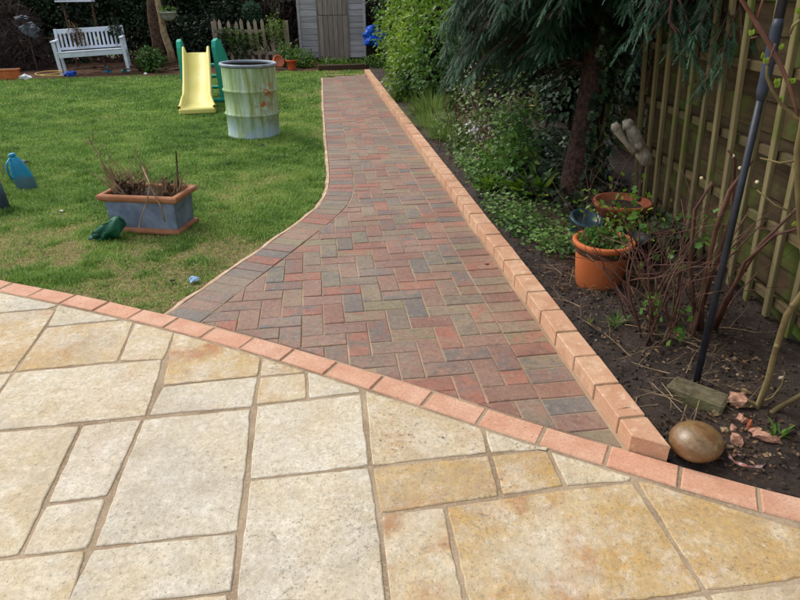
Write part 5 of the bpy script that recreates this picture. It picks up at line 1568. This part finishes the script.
# bare stemmed shrub
sb = Vector((1.20, 2.33, .03))
t = thing('bare_shrub', 'many stemmed shrub with bare red brown twigs in front of the trellis', 'shrub', tuple(sb))
r_ = random.Random(31)
st = [(sb.x + r_.uniform(-.13, .16), sb.y + r_.uniform(-.12, .16), .0) for _ in range(26)]
dr = [((s[0] - sb.x) * 3.2 + r_.uniform(-.25, .25), (s[1] - sb.y) * 3.2 + r_.uniform(-.2, .35), 1) for s in st]
tw = twigs(st, dr, .54, .0062, 3, 2.6, .24, .02, 33, seg=7, spread=1.0)
ex = [([P3(*q) for q in pts], rr) for pts, rr in (
    ([(700, 345, 2.3), (703, 290, 2.3), (716, 230, 2.25), (730, 190, 2.2), (752, 160, 2.15)], [.012, .011, .010, .009, .007]),
    ([(708, 340, 2.3), (725, 300, 2.2), (760, 245, 2.1), (800, 205, 2.0)], [.009, .008, .007, .005]),
    ([(712, 338, 2.3), (745, 262, 2.1), (775, 235, 2.0), (800, 228, 1.95)], [.008, .007, .006, .004]),
    ([(698, 345, 2.3), (690, 270, 2.3), (695, 210, 2.3), (712, 182, 2.3)], [.010, .009, .008, .006]),
    ([(690, 345, 2.35), (732, 215, 2.25), (735, 160, 2.2), (728, 150, 2.2)], [.009, .007, .006, .004]),
    ([(640, 235, 2.6), (675, 229, 2.4), (655, 234, 2.5)], [.004, .003, .003]),
    ([(672, 300, 2.4), (640, 250, 2.5), (600, 235, 2.6)], [.005, .004, .002]),
    ([(690, 335, 2.3), (650, 300, 2.4), (615, 275, 2.5), (606, 268, 2.5)], [.005, .005, .004, .003]))]
wmb('stem', twig_mb(tw + ex, 5), M_STEM, t, True)
M_STEM2 = simple('grey_olive_stems', lin(72, 62, 44), lin(112, 98, 70), 10, 0.75, 0.5, 0.3)
st2 = [(sb.x + r_.uniform(-.1, .12), sb.y + r_.uniform(-.1, .1), .0) for _ in range(6)]
wmb('pale_stem', twig_mb(twigs(st2, [(r_.uniform(-.4, .4), r_.uniform(-.3, .3), 1) for _ in st2], .42, .008, 1, 2, .22, .02, 37), 6), M_STEM2, t, True)
lv = leafmass([(sb.x - .10, sb.y - .05, .22, .10, .10, .12), (sb.x - .02, sb.y - .14, .14, .07, .05, .10), (sb.x - .12, sb.y + .25, .45, .14, .12, .2), (sb.x + .1, sb.y + .1, .45, .16, .12, .2)], 110, .032, T_IVY, (.2, 1.0), 1.0)
wpart('young_leaves', lv, M_MID, t)
cuts = MB()
for q in ((740, 168, 2.15), (757, 182, 2.1), (733, 156, 2.2), (701.5, 178, 2.3)): lump(cuts, P3(*q), (.007, .007, .007), 1, .1)
cuts_ = wmb('cut_end', cuts, simple('pale_cut_wood', lin(206, 186, 150), lin(226, 210, 180), 10, .8, .1), t); cuts_['kind'] = 'stuff'
# second bramble shrub around the bowl
t = thing('bramble', 'tangled brown bramble stems around the terracotta bowl', 'bramble', (1.25, 3.2, 0))
st = [(1.28 + r_.uniform(-.25, .22), 3.25 + r_.uniform(-.3, .3), 0) for _ in range(20)]
wmb('stem', twig_mb(twigs(st, [(r_.uniform(-.8, .8), r_.uniform(-.8, .4), .8) for _ in st], .5, .004, 2, 3, .3, -.03, 41), 4), M_STEM, t)
wpart('leaves', leafmass([(1.25, 3.2, .3, .3, .3, .25)], 150, .035, T_LEAF, (.3, 1), 1.0), M_BRIGHT, t)
t = thing('fallen_twigs', 'thin dead twigs scattered over the dark soil near the pot', 'twigs', (1.05, 2.5, 0))
st = [(r_.uniform(.85, 1.45), r_.uniform(1.7, 3.2), .06) for _ in range(90)]
tw_o = wmb('twig', twig_mb(twigs(st, [(r_.uniform(-1, 1), r_.uniform(-1, 1), .02) for _ in st], .17, .0018, 1, 2, .15, -.012, 43), 4), M_DEAD, t)

tw_o['kind'] = 'stuff'
# leaning pole
pb = Vector((1.135, 1.905, .0))
t = thing('black_pole', 'black metal pole leaning in the bed in front of the trellis', 'pole', tuple(pb))
tp_ = P3(783, 0, 1.93) - pb
k_ = 1.45
M_BLACK = simple('black_coated_metal', lin(20, 24, 32), lin(40, 46, 58), 14, .45, .25, .45)
part('pole', MB().tube([Vector((0, 0, -.03)), tp_ * .5, tp_ * .83], [.0125, .0115, .0115], 14), M_BLACK, t, True)
part('upper_pole', MB().tube([tp_ * .86, tp_ * k_], [.0135, .0135], 14), M_BLACK, t, True)
part('sleeve', MB().tube([tp_ * .80, tp_ * .82, tp_ * .95, tp_ * .965], [.013, .0165, .0165, .0135], 14), simple('slate_grey_sleeve', lin(36, 42, 56), lin(62, 70, 86), 10, .5, .1, .4), t, True)
part('mossy_foot', MB().tube([Vector((0, 0, -.02)), tp_ * .035], [.0155, .0145], 12), simple('foot_moss', lin(56, 64, 30), lin(80, 86, 44), 30, .95, .6), t)

# climbing rose canes at the right edge
t = thing('climbing_rose', 'nearly bare climbing rose with mossy stems at the right edge', 'rose', tuple(G(748, 430)))
g0 = G(748, 430)
mb = MB()
mb.tube([g0 + Vector((0, 0, -.02)), P3(755, 415, 1.75), P3(768, 380, 1.72), P3(775, 352, 1.72), P3(787, 315, 1.7), P3(803, 292, 1.68), P3(830, 240, 1.6)], [.013, .011, .010, .010, .011, .009, .008], 8)
mb.tube([g0 + Vector((-.03, 0, .0)), P3(756, 425, 1.72), P3(778, 408, 1.7), P3(803, 394, 1.66), P3(830, 384, 1.6)], [.014, .012, .009, .008, .006], 8)
mb.tube([P3(760, 402, 1.74), P3(772, 398, 1.75), P3(782, 385, 1.76), P3(785, 372, 1.78)], [.005, .004, .003, .002], 5)
for q in ((777, 346, 1.71), (787, 316, 1.70), (793, 305, 1.69), (770, 372, 1.72), (764, 392, 1.73)): lump(mb, P3(*q), (.011, .011, .010), 1, .3)
wmb('mossy_stem', mb, M_STEMO, t, True)
mb = MB()
mb.tube([P3(860, 330, 1.6), P3(880, 120, 1.6), P3(830, -60, 1.7), P3(770, -60, 1.75), P3(742, 0, 1.75), P3(757, 24, 1.73), P3(768, 42, 1.72), P3(780, 64, 1.70), P3(790, 88, 1.69), P3(797, 112, 1.68), P3(806, 150, 1.66)], [.012, .010, .008, .008, .007, .0065, .0065, .006, .005, .004, .0035], 7)
mb.tube([P3(757, 18, 1.73), P3(763, 0, 1.72), P3(768, -20, 1.72)], [.004, .003, .002], 5).tube([P3(775, 44, 1.71), P3(770, 58, 1.7), P3(767, 70, 1.7)], [.004, .003, .003], 5).tube([P3(757, 37, 1.72), P3(751, 38, 1.72)], [.003, .002], 4)
wmb('cane', mb, M_CANE, t, True)
mb = MB()
mb.tube([P3(767, 66, 1.70), P3(767, 76, 1.7), P3(772, 90, 1.69), P3(781, 104, 1.68), P3(795, 117, 1.67), P3(812, 124, 1.66)], [.004, .0045, .0045, .0045, .0045, .005], 6)
mb.tube([P3(812, 60, 1.66), P3(801, 128, 1.66), P3(797, 150, 1.67), P3(798, 190, 1.67), P3(800, 235, 1.67), P3(808, 290, 1.66)], [.007, .007, .008, .008, .007, .007], 7)
mb.tube([P3(800, 20, 1.66), P3(793, 26, 1.67), P3(790, 34, 1.68)], [.004, .004, .003], 5).tube([P3(800, 216, 1.67), P3(775, 205, 1.72), P3(757, 190, 1.75)], [.003, .003, .002], 4)
mb.tube([P3(800, 160, 1.67), P3(780, 163, 1.7), P3(760, 158, 1.72)], [.004, .003, .002], 4)
wmb('green_cane', mb, M_STEMO, t, True)
bp, bdv = [], []
for q in ((762, 59), (765, 64), (775, 84), (775, 88), (778, 102), (797, 14), (800, 15), (751, 36), (792, 84), (789, 84), (779, 50), (797, 198), (795, 170), (792, 226)):
    for k in range(3): bp.append(tuple(P3(*q, 1.69))); bdv.append((rc.uniform(-.6, .6), rc.uniform(-.6, .2), 1))
bud_ = wpart('bud', scatter(T_LEAF[0], T_LEAF[1], np.array(bp), frames(np.array(bdv), (0, -1, .3)), np.full(len(bp), .018), np.full(len(bp), .8)), M_BRIGHT, t); bud_['kind'] = 'stuff'

# stone ball, block, rubble
bc = G(699, 470.5); 
t = thing('stone_ball', 'glossy brown rounded stone sitting at the corner of the border bricks', 'stone', (bc.x + .01, bc.y + .075, .058))
m = Mat('polished_brown_stone', .28, .5)
wv = m.noise(5, 6, .6, m.stretch(1, 1, 2.4), 1.6)
c = m.ramp(wv, [(.3, lin(78, 60, 36)), (.45, lin(132, 104, 66)), (.58, lin(112, 72, 42)), (.7, lin(158, 134, 100))])
c = m.mix(m.step(m.noise(90, 7, .8), .5, .62, 0, .5), c, lin(74, 56, 36))
c = m.mix(m.step(m.noise(14, 6, .7), .55, .65, 0, .5), c, lin(178, 158, 122))
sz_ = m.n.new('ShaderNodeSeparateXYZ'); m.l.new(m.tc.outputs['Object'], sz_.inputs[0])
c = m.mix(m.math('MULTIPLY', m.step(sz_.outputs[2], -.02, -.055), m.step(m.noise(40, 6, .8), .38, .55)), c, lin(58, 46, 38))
m.col(c).rough(m.step(m.noise(9, 4), .35, .65, .25, .6)); m.bump(m.noise(45, 6, .7), .3, .003); m.b.inputs['Coat Weight'].default_value = .5; m.b.inputs['Coat Roughness'].default_value = .38
part('stone', lump(MB(), (0, 0, 0), (.086, .080, .064), 3, .04, 1.0, 2), m.m, t, True)
m = Mat('mossy_concrete', .95, .1)
c = m.mix(m.step(m.noise(14, 5, .65), .35, .62), lin(78, 72, 52), lin(124, 114, 92))
m.col(m.mix(m.step(m.noise(6, 4), .5, .66, 0, .7), c, lin(84, 88, 44))).bump(m.noise(60, 5, .75), .9, .008)
bk = G(697, 409)
t = thing('concrete_block', 'rough mossy concrete block half buried behind the brown stone', 'block', (bk.x, bk.y + .02, .03), R(-42))
mb = MB().box((0, 0, 0), (.20, .095, .085), None, .009)
mb.v = [tuple(Vector(v) + Vector((noise.noise(Vector(v) * 40), noise.noise(Vector(v) * 40 + Vector((3, 0, 0))), noise.noise(Vector(v) * 40 + Vector((0, 5, 0))))) * .006) for v in mb.v]
part('block', mb, m.m, t)
M_RUB = simple('broken_brick', lin(140, 96, 78), lin(206, 160, 134), 60, .95, .9, bdist=.006)
def chunk(label, px, py, s, seed, mat=None, name='brick_fragment', cat='brick fragment'):
    c = G(px, py); r = random.Random(seed); mb = MB(); vs_ = []
    for p in ICO2[0]:
        p = Vector(p); m_ = max(abs(p.x), abs(p.y), abs(p.z)); p = p.lerp(p / m_, .75)
        k = .88 + .55 * noise.noise(p * 1.3 + Vector((seed * 3.1, 0, 0))) + .10 * noise.noise(p * 5 + Vector((0, seed * 2.3, 0)))
        vs_.append((p.x * s[0] * k, p.y * s[1] * k, p.z * s[2] * k))
    mb.add(vs_, ICO2[1])
    o = link(name, mb.mesh(name), mat or M_RUB, None, (c.x, c.y, bed_z(c.x, c.y) + s[2] * .5)); o.rotation_euler = (r.uniform(-.4, .4), r.uniform(-.4, .4), r.uniform(0, 3))
    return tag(o, label, cat, 'broken brick pieces in the soil')
chunk('largest pink brick fragment behind the block', 734, 415, (.036, .026, .028), 1)
chunk('flat pink brick fragment right of the brown stone', 761, 447, (.038, .022, .018), 5)
chunk('squarish pink brick fragment touching the brown stone', 733, 450, (.022, .020, .024), 3)
chunk('narrow upright rust coloured fragment among the rubble', 746, 437, (.012, .010, .034), 4, M_TERRA2)
chunk('small tan fragment just behind the brown stone', 730, 437, (.012, .010, .012), 6)
chunk('tan flat fragment on the block end', 713, 421, (.014, .012, .012), 7, M_STEMO)
chunk('rounded tan clod at the foot of the rose', 747, 420, (.026, .018, .016), 8, M_STEMO)
# pebbles (uncountable)
n = 900; x = rng.uniform(.75, 1.6, n); y = rng.uniform(1.25, 5.0, n)
ok = (x - (0.996 - .129 * y) > .13) & (y > np.interp(x, BUx, BUy) + .03); x, y = x[ok], y[ok]; n = len(x)
cl = rng.normal(size=(n, 3)); sz = rng.uniform(.003, .013, n) ** 1.0 * (rng.random(n) ** 1.5 + .3)
dt = scatter(ICO1[0], ICO1[1], np.stack([x, y, bed_height(x, y) + sz * .3], 1), frames(cl), np.stack([sz, sz * rng.uniform(.5, .9, n), sz * rng.uniform(.4, .8, n)], 1), rng.random(n))
M_PEB = Mat('pebbles', .8, .3); M_PEB.col(M_PEB.ramp(M_PEB.attr(), [(0, lin(60, 50, 42)), (.6, lin(96, 82, 68)), (.85, lin(122, 104, 84)), (1, lin(168, 152, 128))])); 
o = link('pebbles', np_mesh('pebbles', *dt), M_PEB.m); o['kind'] = 'stuff'; tag(o, 'small pebbles and grit scattered in the dark soil', 'pebbles')
n = 12000; x = rng.uniform(.7, 1.7, n); y = rng.uniform(1.2, 6.0, n)
ok = (x - (0.996 - .129 * y) > .12) & (y > np.interp(x, BUx, BUy) + .02); x, y = x[ok], y[ok]; n = len(x)
sz = .0025 + .010 * rng.random(n) ** 4
dt = scatter(ICO1[0], ICO1[1], np.stack([x, y, bed_height(x, y) + sz * .1], 1), frames(rng.normal(size=(n, 3))), np.stack([sz, sz * rng.uniform(.4, 1, n), sz * rng.uniform(.25, .7, n)], 1), rng.random(n))
o = link('soil_clods', np_mesh('soil_clods', *dt), M_SOIL); o['kind'] = 'stuff'; tag(o, 'crumbly dark soil clods covering the planting bed', 'soil')
# pink tape
t = thing('pink_tape', 'twisted strip of faded pink tape lying by the brick rubble', 'tape', tuple(G(765, 465)))
def ribbon(mb, pts, w):
    o = len(mb.v)
    for i, p in enumerate(pts):
        a = i * 1.1; up = Vector((.4 * math.sin(a), .4 * math.cos(a), 1)).normalized() * w
        mb.v += [tuple(p - up / 2), tuple(p + up / 2)]; mb.t += [0, 0]
        if i: mb.f.append((o + 2 * i - 2, o + 2 * i, o + 2 * i + 1, o + 2 * i - 1))
mb = MB(); TAPES = []
for q in ([(726, 461), (732, 468), (745, 473), (760, 473), (768, 467), (773, 462), (752, 463), (738, 462), (727, 461)], [(754, 452), (762, 458), (768, 461), (774, 460)], [(742, 388), (750, 391), (756, 396), (761, 402)]):
    if q[0] != (726, 461):
        mb = MB(); t2 = thing('pink_tape', 'short pink tape end between the brick rubble and the tape loop' if q[0][0] == 754 else 'pale pink tape scrap on the soil behind the rose foot', 'tape', tuple(G(*q[0])))
    pts = [G(*p_) + Vector((0, 0, .028)) for p_ in q]; fine_ = []
    for a, b_ in zip(pts, pts[1:]): fine_ += [a.lerp(b_, k / 4) for k in range(4)]
    ribbon(mb, fine_ + [pts[-1]], .011)
    TAPES.append((mb, t if q[0] == (726, 461) else t2))
tm = Mat('faded_pink_tape', .55, .3); tm.col(tm.mix(tm.step(tm.noise(60, 3), .4, .6), lin(178, 110, 104), lin(222, 196, 188)))
for mb_, t_2 in TAPES: wmb('tape', mb_, tm.m, t_2)
chunk('brick fragment lying left of the rose foot near the block', 739, 428, (.020, .016, .014), 21)
chunk('broad brick fragment between rose foot and tape', 752, 441, (.024, .018, .014), 23)
chunk('small brick fragment at the far right of the rubble', 772, 451, (.016, .012, .012), 25)
chunk('small brown clod right behind the stone ball', 722, 440, (.014, .012, .012), 27, M_JOINT, 'clod', 'clod')
chunk('brown clod between block and brick fragments', 741, 408, (.016, .012, .010), 29, M_JOINT, 'clod', 'clod')
chunk('tiny pale root stub lying at the left end of the tape', 728, 455, (.012, .006, .005), 11, M_DEAD, 'root_stub', 'root')

# ---------------------------------------------------------------- background hedges and trunks
def hedge(name, label, cat, blobs, n, size, mat, tmpl, tint, base, shell=.35, core=True, stems=8, droop=.3, seed=3):
    return shrub(name, label, cat, base, blobs, n, size, mat, tmpl, tint, stems, .03, core, shell, None, None, droop, seed)
bl_ = [(-10.6 + .8 * k, 14.7 + .12 * k + .2 * (k % 2), .7 + .1 * (k % 3), .8, .6, .95) for k in range(9)] + [(-10.6 + .8 * k, 15.0 + .12 * k, 1.75, .9, .7, .9) for k in range(9)]
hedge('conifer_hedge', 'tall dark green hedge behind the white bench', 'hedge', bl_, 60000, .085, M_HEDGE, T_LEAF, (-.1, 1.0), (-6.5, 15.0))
hedge('dead_bramble_hedge', 'brown dead undergrowth at the left behind the lawn', 'undergrowth', [(-8.6, 13.6, .35, .6, .5, .55), (-7.9, 13.9, .4, .5, .5, .6), (-9.3, 13.6, .5, .6, .5, .8), (-8.3, 14.2, .9, .6, .4, .6)], 16000, .12, M_TWIGD, T_SCALE, (-.1, .9), (-8.4, 13.8), .5, True, 14)
bl_ = [(-5.2 + .65 * k, 16.0 + .1 * (k % 2), .8, .65, .5, 1.0) for k in range(10)] + [(-5.2 + .65 * k, 15.9 + .1 * (k % 3), 1.8, .75, .6, .9) for k in range(10)]
hedge('bare_twig_hedge', 'purplish brown bare twiggy hedge behind the picket fence and slide', 'hedge', bl_, 42000, .17, M_TWIGD, T_SCALE, (.0, 1.0), (-3.0, 15.9), .4)
hedge('holly_bush', 'very dark glossy bush behind the slide', 'bush', [(-4.45, 14.6, .5, .45, .4, .6), (-3.95, 14.9, .8, .4, .4, .5), (-5.0, 14.9, .6, .4, .4, .6)], 5200, .08, M_HEDGE, T_LEAF, (-.1, .45), (-4.4, 14.7), .4)
hedge('low_green_shrub', 'small mid green shrub at the foot of the leaning trunks', 'shrub', [(-5.05, 13.2, .24, .32, .25, .26)], 900, .07, M_MID, T_LEAF, (.0, .7), (-5.05, 13.2), .5, False, 5)
hedge('dry_fern_clump', 'brown and green fern clump between the bench and the trunks', 'fern', [(-5.35, 13.5, .2, .35, .25, .22), (-4.7, 13.6, .16, .3, .25, .18)], 800, .09, M_DRY, T_SCALE, (.1, .7), (-5.4, 13.5), .6, False, 4)
hedge('geranium_plant', 'leafy green plant at the right foot of the picket fence', 'plant', [(-2.35, 13.9, .25, .3, .2, .24), (-2.0, 13.8, .18, .25, .2, .18)], 1100, .06, M_MID, T_LEAF, (.0, .8), (-2.3, 13.9), .5, False, 5)
hedge('nettle_patch', 'low green weeds growing along the foot of the shed', 'weeds', [(-1.3, 13.9, .06, .9, .5, .12), (-.3, 13.4, .12, .5, .4, .18)], 1800, .06, M_BRIGHT, T_LEAF, (-.1, .6), (-1.3, 13.9), .6, False, 0)
for x0, y0, x1, y1, Yt, r0, lab in ((158, 60, 152, -4, 14.3, .13, 'thick dark trunk left of the slide'), (172, 61, 161, 16, 13.7, .075, 'thin pale leaning trunk nearest the slide')):
    a = P3(x0, y0, Yt); b_ = P3(x1, y1, Yt); a.z = -.02; e = b_ + (b_ - a).normalized() * 1.4
    t = thing('tree_trunk', lab, 'tree', tuple(a), 0, 'bare trunks behind the lawn')
    mb = MB().tube([a - Vector(t.location), a.lerp(b_, .35) + Vector((.03, 0, 0)) - t.location, a.lerp(b_, .7) - Vector((.02, 0, 0)) - t.location, b_ - t.location, e - t.location], [r0 * 1.25, r0, r0 * .92, r0 * .85, r0 * .5], 10)
    part('trunk', mb, M_BARK if r0 > .1 else M_DEAD, t, True)
    tw_ = twigs([b_ + (e - b_) * k / 4 for k in range(1, 5)], [(rc.uniform(-1, 1), rc.uniform(-.5, .5), .6) for _ in range(4)], .9, .02, 2, 3, .2, .03, x0)
    wmb('limbs', twig_mb(tw_, 4), M_BARK, t)
# grey sack and wheelbarrow-like junk in the brambles
c = P3(22, 18, 13.4)
t = thing('plastic_sheeting', 'grey crumpled plastic sheeting hung in the undergrowth left of the bench', 'sheeting', (c.x, c.y, 0))
mb = MB(); lump(mb, (0, 0, c.z), (.13, .08, .04), 3, .7, 2.5, 3); lump(mb, (.03, .12, c.z - .22), (.18, .08, .14), 3, .5, 2.0, 5)
part('sheet', mb, simple('grey_sheeting', lin(52, 58, 68), lin(92, 102, 114), 9, .5, .4), t)
part('stake', MB().tube([(.0, .06, 0), (.0, .06, c.z), (.2, .06, c.z + .16)], .012, 6), M_BARK, t)
c = P3(75, 2, 14.0)
t = thing('white_shelf_board', 'white board edge showing high in the hedge above the bench', 'board', (c.x, c.y, 0))
part('board', MB().box((0, 0, c.z + .015), (.75, .2, .03), None, .004), M_WHITE, t)
part('prop', MB().tube([(-.3, .08, 0), (-.3, .08, c.z)], .025, 6).tube([(.3, .08, 0), (.3, .08, c.z)], .025, 6), M_BARK, t)
# neighbour's pale wall glimpsed through the branches
t = thing('rendered_wall', 'pale rendered wall glimpsed through the branches behind the conifer', 'wall', (3.6, 13.6, 0))
part('wall', MB().box((0, 0, 1.5), (4.2, .2, 3.0), None, .01), simple('pale_render', lin(196, 196, 186), lin(214, 214, 206), 3, .9, .2), t)
part('coping', MB().box((0, 0, 3.04), (4.3, .3, .07), None, .01), M_SLAB, t)

for o in bpy.data.objects:
    if o.parent is not None and o.name.split('.')[0] in ('plant', 'leaves', 'dry_leaves', 'young_leaves'):
        o['kind'] = 'stuff'
